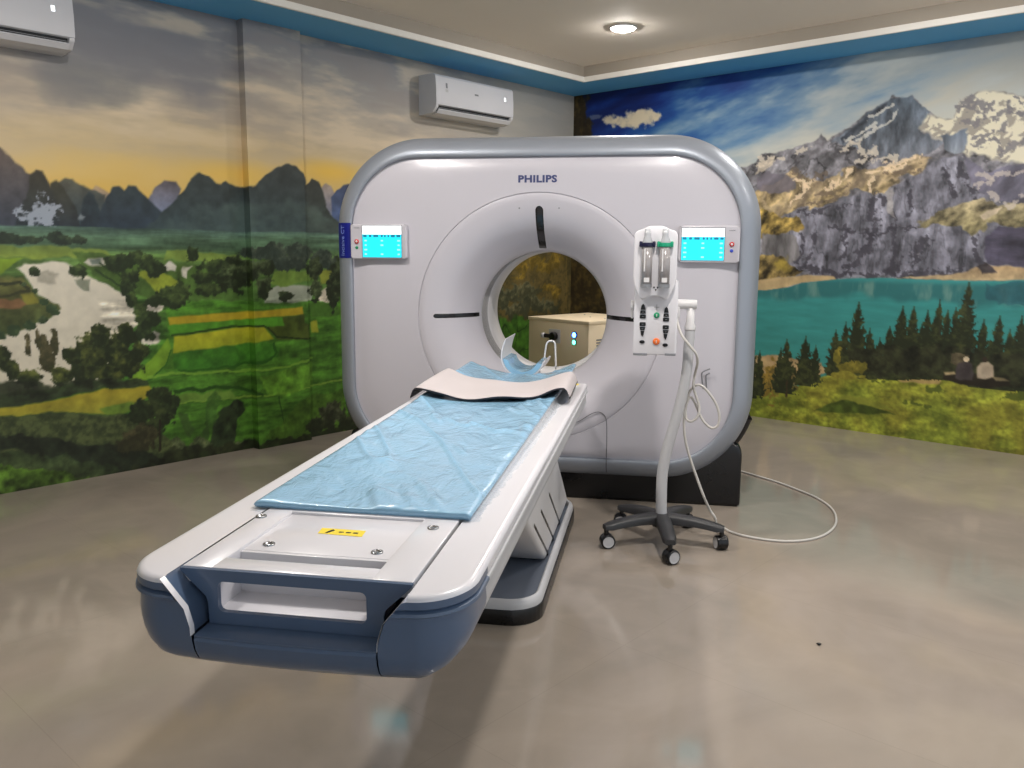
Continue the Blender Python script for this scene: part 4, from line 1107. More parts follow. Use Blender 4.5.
lb = MB(); zl = ZP - .0054
lb.add([(-.054, -2.936, zl), (.046, -2.940, zl), (.042, -2.901, zl), (-.058, -2.900, zl)], [(0, 1, 2, 3)], 0)
lb.add([(-.040, -2.931, zl + .0004), (-.034, -2.931, zl + .0004), (-.024, -2.912, zl + .0004), (-.030, -2.906, zl + .0004), (-.036, -2.916, zl + .0004)], [(0, 1, 2, 3, 4)], 1)
for k in range(3): lb.add([(-.012 + .016 * k, -2.924, zl + .0004), (-.001 + .016 * k, -2.924, zl + .0004), (-.001 + .016 * k, -2.917, zl + .0004), (-.012 + .016 * k, -2.917, zl + .0004)], [(0, 1, 2, 3)], 1)
lb.obj('warning_label', [M_yellow, M_black], carriage, recalc=False)
# cradle that carries the mattress, sticking out toward the bore
cr = MB()
def conc(y): return float(np.interp(y, [-3, -2.2, -1.5, -.9, -.45], [.002, .006, .012, .040, .064]))
def zc_(y): return float(np.interp(y, [-3, -1.5, -.9, -.45], [.806, .808, .799, .783]))
ca_ = [[(.25 * u, y, zc_(y) + conc(y) * abs(u * .94) ** 2.2 - .0195) for u in np.linspace(-1, 1, 13)] for y in np.linspace(-2.72, -.46, 14)]
cr.grid(ca_); cr.grid([[(x, y, z - .018) for x, y, z in row] for row in ca_])
cr.add(ca_[-1] + [(x, y, z - .018) for x, y, z in ca_[-1]], [(i, i + 1, 14 + i, 13 + i) for i in range(12)])
for k in (0, -1): cr.grid([[r[k] for r in ca_], [(r[k][0], r[k][1], r[k][2] - .018) for r in ca_]])
cr.obj('cradle', M_white2, T, angle=40)
st = MB(); st.box((.262, -.79, TZ), (.300, -.755, TZ + .0008)); st.obj('rail_sticker', M_yellow, T)
# pedestal: slanted lift cover with three joints, low tray with black foot
PX = .205
cov = [(-1.12, .075), (-.20, .075), (-1.03, .645), (-2.02, .645)]
lift = MB().prism(cov, YZ, -PX, PX, bev=.02, seg=3)
lift = lift.obj('lift_cover', M_white2, T, angle=40)
for ya, za, yb, zb in ((-1.005, .327, -.56, .05), (-1.262, .330, -.80, .05), (-1.462, .335, -1.03, .07)):
    for sx in (-1, 1):
        d = V((0, yb - ya, zb - za)); a_ = V((sx * (PX + .001), ya - .07 * d.y, za - .07 * d.z)); b2 = V((sx * (PX + .001), yb, zb))
        w = V((0, d.z, -d.y)).normalized() * .007
        MB().add([a_ - w, b2 - w, b2 + w, a_ + w, a_ - w - V((sx * .004, 0, 0)), b2 - w - V((sx * .004, 0, 0)), b2 + w - V((sx * .004, 0, 0)), a_ + w - V((sx * .004, 0, 0))],
                 [(0, 1, 2, 3), (4, 5, 6, 7), (0, 1, 5, 4), (2, 3, 7, 6)]).obj('cover_joint', M_black, lift)
tr_ = MB()
o1 = rrect(.50, 1.42, .13, 8, 0, -.92)
def offs(k): return rrect(.50 - 2 * k, 1.42 - 2 * k, .13 - k, 8, 0, -.92)
rows = [[(x, y, z) for x, y in offs(k)] for k, z in ((.006, .058), (.006, .074), (.012, .092), (.022, .098), (.028, .095), (.031, .068))]
tr_.grid(rows, closed_u=True); tr_.add([(x, y, .068) for x, y in offs(.031)], [tuple(range(len(o1)))], 1)
tr_.obj('base_tray', [M_grey, M_trayfloor], T, angle=50)
MB().prism(offs(.0), XY, 0, .060, bev=.004).obj('base_foot', M_black, T, angle=40)
for y in (-1.29, -.42): MB().rev((.246, y, .03), (1, 0, 0), [(0, .008), (.003, .007), (.003, 0)], 12, caps=False).obj('foot_bolt', M_dark, T)
M_pl1 = mat('nameplate_blue', (60, 70, 160), .4); M_pl2 = mat('nameplate_red', (190, 80, 96), .4); M_pl3 = mat('nameplate_green', (90, 140, 120), .4)

# mattress
M_mat = mat('blue_mattress_vinyl', (142, 188, 218), .42, var=.02, bump=0)
nt = M_mat.node_tree; N_, L_ = nt.nodes, nt.links; b = N_['Principled BSDF']
tc = N_.new('ShaderNodeTexCoord'); mp = N_.new('ShaderNodeMapping'); mp.inputs['Scale'].default_value = (1.0, .6, 1); mp.inputs['Rotation'].default_value = (0, 0, .5)
L_.new(tc.outputs['Object'], mp.inputs['Vector'])
w1 = N_.new('ShaderNodeTexNoise'); w1.inputs['Scale'].default_value = 7; w1.inputs['Detail'].default_value = 3; w1.inputs['Distortion'].default_value = 1.0
L_.new(mp.outputs['Vector'], w1.inputs['Vector'])
w2 = N_.new('ShaderNodeTexVoronoi'); w2.inputs['Scale'].default_value = 11; w2.feature = 'SMOOTH_F1'
wd = N_.new('ShaderNodeMix'); wd.data_type = 'VECTOR'; wd.inputs[0].default_value = .25
L_.new(mp.outputs['Vector'], wd.inputs[4]); L_.new(w1.outputs['Color'], wd.inputs[5]); L_.new(wd.outputs[1], w2.inputs['Vector'])
ad = N_.new('ShaderNodeMath'); ad.operation = 'ADD'
L_.new(w1.outputs['Fac'], ad.inputs[0]); L_.new(w2.outputs['Distance'], ad.inputs[1])
bp = N_.new('ShaderNodeBump'); bp.inputs['Strength'].default_value = .9; bp.inputs['Distance'].default_value = .012
L_.new(ad.outputs[0], bp.inputs['Height'])
L_.new(bp.outputs['Normal'], b.inputs['Coat Normal'])
w3 = N_.new('ShaderNodeTexNoise'); w3.inputs['Scale'].default_value = 34; w3.inputs['Detail'].default_value = 4; w3.inputs['Distortion'].default_value = 2.5
L_.new(mp.outputs['Vector'], w3.inputs['Vector'])
m3 = N_.new('ShaderNodeMath'); m3.operation = 'MULTIPLY_ADD'; m3.inputs[1].default_value = .30
L_.new(w3.outputs['Fac'], m3.inputs[0]); L_.new(ad.outputs[0], m3.inputs[2]); L_.new(m3.outputs[0], bp.inputs['Height'])
b.inputs['Coat Weight'].default_value = 1.0; b.inputs['Coat Roughness'].default_value = .10
bp2 = N_.new('ShaderNodeBump'); bp2.inputs['Strength'].default_value = .10; bp2.inputs['Distance'].default_value = .010
L_.new(ad.outputs[0], bp2.inputs['Height']); L_.new(bp2.outputs['Normal'], b.inputs['Normal'])
MT = thing('mattress', 'light blue table mattress sealed in wrinkled clear plastic', 'mattress', V((0, -1.7, .79)))
def xw_(y): return float(np.interp(y, [-2.9, -1.5, -.9, -.45], [.258, .262, .27, .265]))
X0 = -.006
ys = np.linspace(-2.806, -.47, 300); us = np.linspace(-1, 1, 72)
yy, uu = np.meshgrid(ys, us, indexing='ij')
wr = fbm(uu.ravel() * .26 + .3 * yy.ravel(), yy.ravel(), .35, 2, 4, 2.2, .8).reshape(yy.shape) * .0045 + fbm(uu.ravel() * .26, yy.ravel(), .12, 4, 4, 1, 1).reshape(yy.shape) * .0025
rid_ = fbm(uu.ravel() * .26 + .45 * yy.ravel(), yy.ravel(), .5, 3, 3, 3.0, .5).reshape(yy.shape)
wr += .007 * np.exp(-(rid_ / .05) ** 2)
def mat_pt(i, j, dz=0.0, kx=1.0):
    y, u = float(ys[i]), float(us[j])
    xw = xw_(y)
    edge = max(0, abs(u) - .93) / .07; ey = max(0, -2.792 - y) / .014
    z = zc_(y) + conc(y) * abs(u) ** 2.2 + float(wr[i, j]) * (1 - edge ** 2) * (1 - ey) - .006 * edge ** 2 - .004 * ey ** 2
    return V((X0 + xw * u * kx, y, z + dz))
rows = [[mat_pt(i, j) for j in range(len(us))] for i in range(len(ys))]
mm_ = MB().grid(rows)
bot = [[V((p.x * .985 + X0 * .015, p.y + (.004 if i == 0 else 0), zc_(p.y) + conc(p.y) * abs(us[j]) ** 2.2 - .0175)) for j, p in enumerate(r)] for i, r in enumerate(rows)]
mm_.grid([r[::-1] for r in bot])
ring = [(0, j) for j in range(72)] + [(i, 71) for i in range(1, 300)] + [(299, j) for j in range(70, -1, -1)] + [(i, 0) for i in range(298, 0, -1)]
mm_.grid([[rows[i][j] for i, j in ring], [bot[i][j] for i, j in ring]], closed_u=True)
mm_.obj('foam_pad', M_mat, MT)
# loose margin of the clear plastic bag
M_film = bpy.data.materials.new('clear_film'); M_film.use_nodes = True
nt = M_film.node_tree; N_, L_ = nt.nodes, nt.links
for n_ in list(N_): N_.remove(n_)
ou = N_.new('ShaderNodeOutputMaterial'); mxs = N_.new('ShaderNodeMixShader'); tp = N_.new('ShaderNodeBsdfTransparent'); gl = N_.new('ShaderNodeBsdfPrincipled'); gl.inputs['Base Color'].default_value = (.9, .93, .95, 1); gl.inputs['Coat Weight'].default_value = 1
gl.inputs['Roughness'].default_value = .15; tp.inputs[0].default_value = (.95, .97, .98, 1)
nz_ = N_.new('ShaderNodeTexNoise'); nz_.inputs['Scale'].default_value = 38; nz_.inputs['Detail'].default_value = 4; nz_.inputs['Distortion'].default_value = 1.5
tc = N_.new('ShaderNodeTexCoord'); L_.new(tc.outputs['Object'], nz_.inputs['Vector'])
bp = N_.new('ShaderNodeBump'); bp.inputs['Strength'].default_value = .8; bp.inputs['Distance'].default_value = .01
L_.new(nz_.outputs['Fac'], bp.inputs['Height']); L_.new(bp.outputs['Normal'], gl.inputs['Normal'])
lw = N_.new('ShaderNodeLayerWeight'); lw.inputs['Blend'].default_value = .35; L_.new(bp.outputs['Normal'], lw.inputs['Normal'])
mr = N_.new('ShaderNodeMapRange'); mr.inputs['To Min'].default_value = .05; mr.inputs['To Max'].default_value = .5
L_.new(lw.outputs['Fresnel'], mr.inputs['Value']); L_.new(mr.outputs['Result'], mxs.inputs[0])
L_.new(tp.outputs[0], mxs.inputs[1]); L_.new(gl.outputs[0], mxs.inputs[2]); L_.new(mxs.outputs[0], ou.inputs[0])
fl = MB()
K = 12
def film_edge(pts, out, seed):
    R = np.random.RandomState(seed)
    rows = []
    n = len(pts)
    ph = np.cumsum(R.randn(n)) * .35
    for k in range(K):
        t = k / (K - 1)
        row = []
        for i, p in enumerate(pts):
            w = (.030 + .010 * math.sin(ph[i] * .8))
            d = V(out(i)) * (w * t - .012)
            zz = .006 * math.sin(ph[i] * 2.1 + 5 * t) * t + .012 * (1 - t) ** 2
            zz = max(TZ + .0015 - (p.z - .012), zz - .018 * t) if True else zz
            row.append(V((p.x, p.y, p.z - .012)) + d + V((0, 0, zz)))
        rows.append(row)
    return rows
sel = range(0, 190)
fl.grid(film_edge([mat_pt(i, 71) for i in sel], lambda i: (1, -.1, 0), 4))
fl.grid(film_edge([mat_pt(0, j) for j in range(72)], lambda i: (.1, -1, 0), 7))
fl.grid(film_edge([mat_pt(i, 0) for i in range(0, 150)], lambda i: (-.5, 0, 0), 9))
fl.obj('plastic_margin', M_film, MT)

# folded positioning pad lying across the mattress
M_pw = mat('pale_grey_fabric', (190, 182, 182), .75, bump=.15, bscale=300)
M_pd = mat('dark_pad_lining', (38, 38, 46), .6)
R_, C_ = 26, 60
tp_, bt_ = [], []
for i in range(R_):
    t = i / (R_ - 1)
    row, rb = [], []
    for j in range(C_):
        u = -1 + 2 * j / (C_ - 1)
        x = X0 + .004 + .306 * u + .01 * (1 - t) * u
        ynear = -1.36 - .07 * math.cos(u * 1.7) + .05 * u + .10 * (u < -.6) * (abs(u) - .6) ** 1.0
        yfar = -.93 + .06 * u * u
        y = ynear + (yfar - ynear) * t
        base = zc_(y) + conc(y) * min(1, abs(u) * 1.12) ** 2.2
        lift_l = .015 * max(0, (-u - .35) / .65) ** 1.2 * (1 - .35 * t) - .018 * max(0, (-u - .8) / .2) ** 2
        lift_r = .014 * math.exp(-((u - .82) / .16) ** 2) * (1 - .5 * t)
        drop = .035 * max(0, (abs(u) - .93) / .07) ** 2 * (1 if u > 0 else .8)
        z = base + .017 + lift_l + lift_r + .010 * math.exp(-(t / .12) ** 2) * (.5 + .5 * math.sin(9 * u)) * .5 + .004 * math.sin(7 * u + 3 * t) - drop
        row.append(V((x, y, z))); rb.append(V((x, y + .004, z - .008)))
    tp_.append(row); bt_.append(rb)
fp = MB().grid(tp_, 0); fp.grid([r[::-1] for r in bt_], 1)
ring = [(0, j) for j in range(C_)] + [(i, C_ - 1) for i in range(1, R_)] + [(R_ - 1, j) for j in range(C_ - 2, -1, -1)] + [(i, 0) for i in range(R_ - 2, 0, -1)]
fp.grid([[tp_[i][j] for i, j in ring], [bt_[i][j] for i, j in ring]], 1, closed_u=True)
tag(fp.obj('positioning_pad', [M_pw, M_pd], recalc=True), 'pale grey folded pad with dark lining lying across the blue mattress', 'pad')

# head holder
HH = thing('head_holder', 'white curved head holder with blue cushion at the scanner end of the table', 'headrest', V((-.01, -.36, .78)))
hx, hz = -.012, .868
def arc_pts(r, a0, a1, n=26): return [(hx + r * math.cos(math.radians(a0 + (a1 - a0) * i / n)), hz + r * math.sin(math.radians(a0 + (a1 - a0) * i / n))) for i in range(n + 1)]
o_ = [(-.098, .956), (-.108, .935), (-.116, .912)] + arc_pts(.110, 170, 346); i_ = [(-.095, .954), (-.103, .934), (-.110, .911)] + arc_pts(.104, 170, 346)
sh = MB()
y0, y1 = -.44, -.16
def lift_tip(pts): return pts
rows = [[(x, y, z) for x, z in pts] for pts, y in ((lift_tip(o_), y0), (lift_tip(o_), y1), (lift_tip(i_), y1), (lift_tip(i_), y0), (lift_tip(o_), y0))]
sh.grid(rows)
sh.add([rows[k][0] for k in range(4)], [(0, 1, 2, 3)]); sh.add([rows[k][-1] for k in range(4)], [(0, 1, 2, 3)])
sh.obj('shell', M_white, HH, angle=40)
o_, i_ = arc_pts(.1025, 188, 340), arc_pts(.078, 196, 336)
cu = MB(); rows = [[(x, y, z) for x, z in pts] for pts, y in ((o_, -.43), (o_, -.18), (i_, -.18), (i_, -.43), (o_, -.43))]
cu.grid(rows); cu.add([rows[k][0] for k in range(4)], [(0, 1, 2, 3)]); cu.add([rows[k][-1] for k in range(4)], [(0, 1, 2, 3)])
cu.obj('cushion', M_mat, HH, angle=40)
sp = MB(); path = [(.088, .845), (.094, .90), (.098, .925), (.106, .938), (.118, .943), (.132, .941), (.140, .932), (.143, .915), (.145, .87), (.148, .80)]
P_ = catmull([(x, 0, z) for x, z in path], 4)
for yy0 in (0,):
    sp.tube([V((p.x, -.37, p.z)) for p in P_], .0045, 8, smooth_path=1)
sp.obj('strap', M_white2, HH)
bs = MB().box((-.06, -.46, .742), (.04, -.14, .760), .005); bs.obj('mount', M_grey, HH, angle=40)

# ---------------------------------------------------------------- contrast injector on its wheeled stand
SX, SY = .694, -.575
ST = thing('injector_stand', 'white contrast injector with two syringes on a curved pole and five-wheel base', 'injector', V((SX, SY, 0)))
pole = MB()
pole.tube([(SX, SY, .12), (.690, SY, .20), (.690, SY, .33), (.701, SY, .42), (.720, SY, .51), (.745, SY, .61), (.765, SY, .70), (.780, SY, .79), (.788, SY, .87), (.790, SY, .95), (.793, SY, 1.02), (.793, SY, 1.04)], lambda t: .0270 - .004 * t, 20)
pole.obj('pole', M_grey, ST)
up_ = MB(); up_.rev((.793, SY, 1.03), (0, 0, 1), [(0, .0245), (.004, .0255), (.018, .0250), (.036, .0185), (.115, .0165)], 24); up_.obj('pole_sleeve', M_white2, ST)
hb = MB(); hb.rev((SX, SY, .085), (0, 0, 1), [(0, .045), (.03, .052), (.045, .05), (.056, .036), (.064, .034)], 28); hb.obj('hub', M_dark, ST, angle=40)
for k in range(5):
    a = math.radians(-82 + 72 * k)
    d = V((math.cos(a), math.sin(a), 0)); s_ = V((-d.y, d.x, 0))
    arm = MB(); rows = []
    for i in range(9):
        t = i / 8
        c = V((SX, SY, 0)) + d * (.03 + .265 * t); zt = .150 - .036 * t ** 2; h = .056 - .022 * t; w = .036 - .006 * t
        if i == 8: w *= .7; h *= .8
        rows.append([c + s_ * (w * u) + V((0, 0, zt - h * v)) for u, v in ((-1, .85), (-1, .3), (-.7, .04), (0, 0), (.7, .04), (1, .3), (1, .85), (0, 1))])
    arm.grid(rows, closed_u=True); arm.add(rows[-1], [tuple(range(8))]); arm.add(rows[0], [tuple(range(8))])
    arm = arm.obj('base_arm', M_dark, ST, angle=50)
    ce = V((SX, SY, 0)) + d * .285
    q = (.6 if k == 0 else 1.9 if k == 1 else .3 if k == 4 else a + .8)           # each caster has turned its own way
    f_ = V((math.cos(q), math.sin(q), 0)); ax = V((-f_.y, f_.x, 0))
    w0 = ce + V((0, 0, .034)) + f_ * .006
    cs = MB()
    cs.cyl(ce + V((0, 0, .055)), ce + V((0, 0, .095)), .011, n=14)
    cs.rev(w0 - ax * .011, ax, [(0, .0345), (.022, .0345)], 22)                       # hood between the wheels
    cs = cs.obj('caster', M_black, arm, angle=40)
    for sgn in (-1, 1):
        wh = MB(); wh.rev(w0 + ax * sgn * .011, ax * sgn, [(0, .033), (.003, .034), (.012, .034), (.016, .031), (.0162, .0265)], 26, mi=0, caps=False)
        wh.rev(w0 + ax * sgn * .0255, ax * sgn, [(.0018, .0268), (.001, .025), (.002, .010), (.003, .0)], 24, mi=1, caps=False)
        wh.obj('wheel', [M_black, M_grey], arm)
# boom and injector head
YH = SY - .01
bo = MB(); bo.cyl((.730, SY, 1.149), (.820, SY, 1.148), .0225, n=28, bev=.004); bo.cyl((.790, SY, 1.12), (.791, SY, 1.145), .0165, n=20); bo.obj('tilt_joint', M_white2, ST, angle=40)
HX0, HX1 = .535, .733
hxc = (HX0 + HX1) / 2
hd = MB(); hd.prism(rrect(HX1 - HX0, .345, .012, 5, hxc, 1.090), XZ, YH - .045, YH + .07, bev=.005)
head = hd.obj('injector_head', M_white, ST, angle=45)
# shield carrying the syringes: arched top, scalloped lower edge
SL, SR = .528, .722
sc = (SL + SR) / 2
arch = [(SL, 1.455)] + [(SL + .03 * (1 - math.cos(math.radians(18 * i))), 1.455 + .030 * math.sin(math.radians(18 * i))) for i in range(1, 6)]
arch += [(sc - .03, 1.502), (sc + .03, 1.502)]
arch += [(SR - .03 * (1 - math.cos(math.radians(18 * i))), 1.455 + .030 * math.sin(math.radians(18 * i))) for i in range(5, 0, -1)] + [(SR, 1.455)]
low = [(SR, 1.27), (SR - .006, 1.235), (SR - .022, 1.20), (SR - .034, 1.177), (SR - .048, 1.172), (sc + .030, 1.184), (sc, 1.189), (sc - .030, 1.184), (SL + .048, 1.172), (SL + .034, 1.177), (SL + .022, 1.20), (SL + .006, 1.235), (SL, 1.27)]
sd = MB().prism(arch + low, XZ, YH - .075, YH + .02, bev=.006, seg=3)
sd.obj('syringe_shield', M_white, head, angle=45)
YF = YH - .075
M_glass = mat('syringe_barrel', (150, 146, 146), .12, coat=.5, var=.02)
M_glass2 = mat('syringe_tip', (176, 178, 182), .2, coat=.4)
M_clip1 = mat('indigo_clip', (24, 22, 56), .4); M_clip2 = mat('teal_clip', (24, 150, 112), .4)
for cx, mclip in ((.588, M_clip1), (.667, M_clip2)):
    sy = MB(); y = YF - .012
    sy.cyl((cx, y, 1.240), (cx, y, 1.418), .0245, n=28)
    sy = sy.obj('syringe', M_glass, head)
    MB().rev((cx, y, 1.418), (0, 0, 1), [(0, .0240), (.016, .022), (.036, .014), (.044, .0135), (.070, .013)], 28).obj('syringe_tip', M_glass2, sy)
    pg = MB(); pg.rev((cx, y, 1.228), (0, 0, 1), [(0, .0255), (.016, .0255)], 28); pg.obj('syringe_base', M_mid, sy, angle=40)
    MB().box((cx - .013, y - .0262, 1.30), (cx - .007, y - .020, 1.40)).obj('scale_mark', M_white2, sy)
    MB().box((cx - .011, y - .0255, 1.252), (cx + .013, y - .020, 1.272)).obj('volume_mark', M_white2, sy)
    cl = MB(); cl.rev((cx, y, 1.409), (0, 0, 1), [(0, .0265), (.002, .0285), (.016, .0285), (.018, .0265)], 28)
    cl.box((cx - .036, y - .012, 1.408), (cx - .023, y + .012, 1.434), .004); cl.box((cx + .023, y - .012, 1.408), (cx + .036, y + .012, 1.434), .004)
    cl.obj('retaining_clip', mclip, head, angle=40)
mk = MB()
for dx, dz in ((-.008, 0), (.008, 0), (0, -.011)): mk.prism([(sc + .006 + dx - .005, 1.226 + dz + .005), (sc + .006 + dx, 1.226 + dz - .005), (sc + .006 + dx + .005, 1.226 + dz + .005)], XZ, YF - .0012, YF)
mk.obj('arrow_mark', M_black, head)
# key pad
YK = YH - .045
def key(poly, m, nm='key', dep=.004): MB().prism(poly, XZ, YK - dep, YK + .001, bev=.0012).obj(nm, m, head, angle=40)
def column(cx, z0):
    key([(cx - .011, z0 - .022), (cx + .011, z0 - .022), (cx + .007, z0 - .002), (cx, z0 + .006), (cx - .007, z0 - .002)], M_black)
    key([(cx - .013, z0 - .040), (cx + .013, z0 - .040), (cx + .011, z0 - .025), (cx - .011, z0 - .025)], M_black)
    key(rrect(.028, .018, .004, 3, cx, z0 - .053), M_black)
    key(rrect(.028, .018, .004, 3, cx, z0 - .088), M_black)
    key([(cx - .010, z0 - .116), (cx + .010, z0 - .116), (cx + .013, z0 - .101), (cx - .013, z0 - .101)], M_black)
    key([(cx, z0 - .147), (cx + .006, z0 - .136), (cx + .009, z0 - .119), (cx - .009, z0 - .119), (cx - .006, z0 - .136)], M_black)
    key([(cx + .0125 * math.cos(a), z0 - .170 + .008 * math.sin(a)) for a in [math.radians(20 * i) for i in range(18)]], M_black)
    for zz in (-.033, -.053, -.088, -.109): MB().box((cx - .004, YK - .0048, z0 + zz - .001), (cx + .004, YK - .0038, z0 + zz + .001)).obj('key_mark', M_mid, head)
column(.5765, 1.146); column(.682, 1.134)
def disc(cx, cz, r, m, nm): MB().rev((cx, YK + .001, cz), (0, -1, 0), [(0, r), (.005, r), (.007, r * .85), (.007, 0)], 24, caps=False).obj(nm, m, head)
disc(.639, 1.100, .0135, M_green, 'arm_button'); disc(.641, .979, .016, M_orange, 'stop_button')
pm = MB(); pm.box((.626, YK - .001, 1.134), (.650, YK + .001, 1.139)); pm.box((.6355, YK - .001, 1.124), (.6405, YK + .001, 1.149)); pm.obj('cross_mark', M_grey, head)
for cx, cz, w in ((.639, 1.100, .006), (.641, .979, .007)):
    MB().box((cx - .0015, YK - .0072, cz - w), (cx + .0015, YK - .0058, cz + w)).obj('button_mark', M_white2, head)
MB().box((HX0 + .002, YK - .006, .913), (HX0 + .066, YK + .01, .924), .002).obj('foot_strip', M_mid, head, angle=40)
MB().box((HX1 - .052, YK - .006, .915), (HX1 - .002, YK + .01, .926), .002).obj('foot_strip', M_mid, head, angle=40)
kn = MB(); kn.cyl((HX0 - .001, YH, 1.14), (HX0 - .016, YH, 1.14), .024, n=20, bev=.004); kn.box((HX0 - .014, YH - .008, 1.08), (HX0 - .004, YH + .008, 1.14), .003); kn.obj('side_knob', M_white2, head, angle=40)
MB().box((HX1 - .002, YH - .01, 1.085), (HX1 + .012, YH + .02, 1.165), .005).obj('side_bracket', M_white2, head, angle=40)
# cable: from the head, looped behind the pole, down and across the floor
pts = [
       (0.730, -0.585, 1.090), (0.740, -0.605, 1.046), (0.761, -0.627, 1.002), (0.794, -0.630, 0.962), (0.823, -0.625, 0.926), (0.832, -0.595, 0.880),
       (0.826, -0.530, 0.820), (0.821, -0.530, 0.762), (0.835, -0.530, 0.715), (0.850, -0.530, 0.672), (0.851, -0.540, 0.636), (0.836, -0.545, 0.607),
       (0.811, -0.545, 0.594), (0.792, -0.530, 0.612), (0.790, -0.515, 0.672), (0.807, -0.515, 0.736), (0.833, -0.520, 0.764), (0.861, -0.525, 0.763),
       (0.894, -0.530, 0.731), (0.929, -0.530, 0.680), (0.947, -0.530, 0.623), (0.942, -0.530, 0.580), (0.917, -0.530, 0.564), (0.886, -0.530, 0.582),
       (0.860, -0.515, 0.617), (0.832, -0.510, 0.678), (0.808, -0.510, 0.706), (0.789, -0.520, 0.654), (0.784, -0.530, 0.578), (0.794, -0.530, 0.500),
       (0.819, -0.530, 0.413), (0.855, -0.530, 0.317), (0.892, -0.530, 0.225), (0.925, -0.500, 0.152), (0.950, -0.500, 0.114), (0.970, -0.450, 0.030),
       (1.001, -0.307, 0.006), (1.041, -0.371, 0.006), (1.104, -0.420, 0.006), (1.195, -0.455, 0.006), (1.288, -0.462, 0.006), (1.376, -0.434, 0.006),
       (1.456, -0.374, 0.006), (1.526, -0.276, 0.006), (1.584, -0.136, 0.006), (1.616, 0.043, 0.006), (1.610, 0.209, 0.006), (1.567, 0.359, 0.006),
       (1.489, 0.502, 0.006), (1.394, 0.652, 0.006), (1.289, 0.774, 0.006), (1.195, 0.880, 0.006), (1.089, 0.963, 0.006)]
M_cable = mat('grey_white_cable', (196, 192, 186), .45)
tag(MB().tube(pts, .0062, 10, smooth_path=6).obj('cable', M_cable), 'pale grey cable looped beside the injector pole and trailing over the floor', 'cable')

# ---------------------------------------------------------------- cabinet behind the scanner
M_beige = mat('beige_powder_coat', (250, 230, 196), .5, var=.03)
cb = thing('power_cabinet', 'beige metal cabinet with blue and green lights behind the scanner bore', 'cabinet', V((.126, 1.912, 0)))
e1 = V((-.795, .606, 0)); e2 = V((.56, .828, 0)); e2 = V((.606, .795, 0)); c0 = V((.126, 1.912, 0))
def cab(a, b_, z): return c0 + e1 * a + e2 * b_ + V((0, 0, z))
mx_ = Matrix((e1, e2, V((0, 0, 1)))).transposed().to_4x4(); mx_.translation = c0
MB().box((0, 0, .03), (.66, .72, .832), .004, mtx=mx_).obj('body', M_beige, cb, angle=40)
MB().box((-.006, -.006, .832), (.666, .726, .86), .004, mtx=mx_).obj('lid', M_beige, cb, angle=40)
MB().box((.02, .02, 0), (.64, .70, .03), mtx=mx_).obj('kick', M_dark, cb)
for a, b_ in ((.1, .3), (.3, .35), (.5, .5)): MB().rev(cab(a, b_, .86), (0, 0, 1), [(0, .008), (.003, .006), (.003, 0)], 10, caps=False).obj('lid_screw', M_mid, cb)
a_, z_ = (0.3591, 0.7217)
MB().box((a_ - .06, -.012, z_ - .055), (a_ + .06, .002, z_ + .055), .004, mtx=mx_).obj('socket_plate', M_white2, cb, angle=40)
pgm = MB(); pgm.cyl(cab(a_ - .01, -.01, z_), cab(a_ - .01, -.05, z_), .034, n=20, bev=.005); pgm.cyl(cab(a_ - .01, -.03, z_), cab(a_ + .065, -.055, z_ + .004), .017, n=14); pgm.obj('plug', M_black, cb, angle=40)
pr_ = MB(); pr_.cyl(cab(a_ + .062, -.052, z_ + .004), cab(a_ + .09, -.058, z_ + .005), .02, n=14); pr_.obj('plug_boot', M_white2, cb)
M_led1 = mat('blue_led', (120, 170, 255), .3, emit=(70, 130, 255), estr=14); M_led2 = mat('green_led', (120, 255, 220), .3, emit=(90, 255, 200), estr=7)
M_bez = mat('blue_lamp_bezel', (50, 70, 200), .3)
for (a_, z_), m_, r in (((0.1447, 0.746), M_led1, .017), ((0.1453, 0.6889), M_led2, .015)):
    MB().rev(cab(a_, 0, z_), -e2, [(0, r * 1.6), (.008, r * 1.6), (.010, r * 1.2)], 24, caps=False).obj('lamp_bezel', M_bez if m_ is M_led1 else M_green, cb)
    MB().rev(cab(a_, -.006, z_), -e2, [(0, r * 1.25), (.006, r), (.010, 0)], 24, caps=False).obj('indicator_lamp', m_, cb)
vt = MB()
for k in range(9): vt.box((-.004, .09, .53 + .022 * k), (.002, .34, .54 + .022 * k), mtx=mx_)
vt.obj('vent', M_mid, cb)

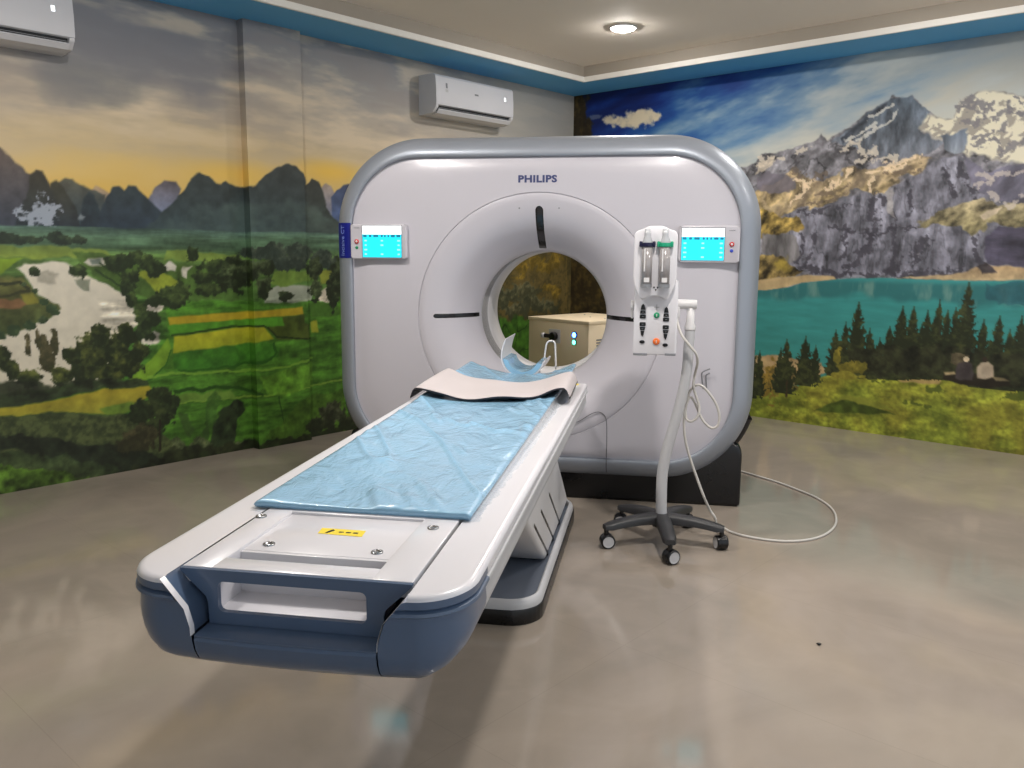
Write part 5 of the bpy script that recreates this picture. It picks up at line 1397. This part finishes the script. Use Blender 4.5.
# ---------------------------------------------------------------- wall air conditioners
M_ac = mat('ac_white_plastic', (206, 206, 210), .4, var=.02)
M_acd = mat('ac_dark_slot', (28, 30, 34), .5)
def air_conditioner(s0, s1, ztop, label, marks):
    t = thing('air_conditioner', label, 'air conditioner', room(D_LEFT, (s0 + s1) / 2, ztop - .3), 'air conditioners on the left wall')
    def P(u, v, w): return room(D_LEFT - u, w, v)       # u out of the wall, v height
    z0 = ztop - .30
    prof = [(0.0, ztop), (.155, ztop), (.180, ztop - .006), (.196, ztop - .022), (.205, ztop - .12), (.206, ztop - .215), (.203, ztop - .236), (.188, ztop - .243), (.150, ztop - .248), (.146, ztop - .276), (.116, ztop - .296), (.06, ztop - .304), (0.0, ztop - .306)]
    MB().prism(prof, P, s0, s1).obj('housing', M_ac, t, angle=30)
    MB().prism([(.148, ztop - .247), (.190, ztop - .2435), (.180, ztop - .262), (.146, ztop - .278)], P, s0 + .035, s1 - .035).obj('outlet_slot', M_acd, t)
    for k in (0, 1):
        MB().prism([(.152, ztop - .250 - .008 * k), (.190, ztop - .256 - .008 * k), (.190, ztop - .259 - .008 * k), (.152, ztop - .253 - .008 * k)], P, s0 + .04, s1 - .04).obj('vane', M_mid, t)
    MB().prism([(.196, ztop - .268), (.200, ztop - .273), (.178, ztop - .300), (.120, ztop - .312), (.118, ztop - .306), (.170, ztop - .294)], P, s0 + .03, s1 - .03).obj('flap', M_ac, t, angle=30)
    for sa, sb in ((s0, s0 + .03), (s1 - .03, s1)):
        MB().prism([(.10, ztop - .238), (.203, ztop - .238), (.198, ztop - .256), (.160, ztop - .296), (.10, ztop - .303)], P, sa + .0005, sb - .0005, bev=.004).obj('end_cheek', M_ac, t, angle=30)
    lt_ = MB(); c = (s0 + s1) / 2
    def front(z): return float(np.interp(ztop - z, [.022, .12, .19], [.196, .205, .206])) + .0006
    def patch(sa, sb, za, zb, m_, nm): MB().add([P(front(za), za, sa), P(front(za), za, sb), P(front(zb), zb, sb), P(front(zb), zb, sa)], [(0, 1, 2, 3)]).obj(nm, m_, t)
    if marks:
        patch(c - .022, c + .022, ztop - .120, ztop - .106, M_mid, 'maker_plate')
        patch(s0 + .105, s0 + .125, ztop - .105, ztop - .065, M_mid, 'energy_sticker'); patch(s0 + .10, s0 + .13, ztop - .135, ztop - .112, M_grey, 'energy_sticker')
    M_d = M_disp
    patch(s1 - .115, s1 - .095, ztop - .118, ztop - .088, M_d, 'display')
    return t
M_disp = mat('ac_display_glow', (255, 255, 255), .4, emit=(245, 250, 255), estr=1.5)
air_conditioner(1.190, 2.090, 2.760, 'white split air conditioner on the wall above the scanner', True)
air_conditioner(-2.395, -1.505, 2.762, 'white split air conditioner at the top left edge, nearest unit', False)
# small dark speck of dirt on the floor
sp_ = bmesh.new(); bmesh.ops.create_icosphere(sp_, subdivisions=2, radius=.0065)
for v in sp_.verts: v.co = V((v.co.x * 1.3 * (1 + .3 * math.sin(900 * v.co.y)), v.co.y * (1 + .3 * math.cos(700 * v.co.x)), max(v.co.z * .6, -.004)))
tag(MB().bm(sp_, 0, True, Matrix.Translation((1.252, -1.574, .004))).obj('dirt_crumb', M_black), 'tiny dark crumb alone on the open floor at the right', 'crumb')
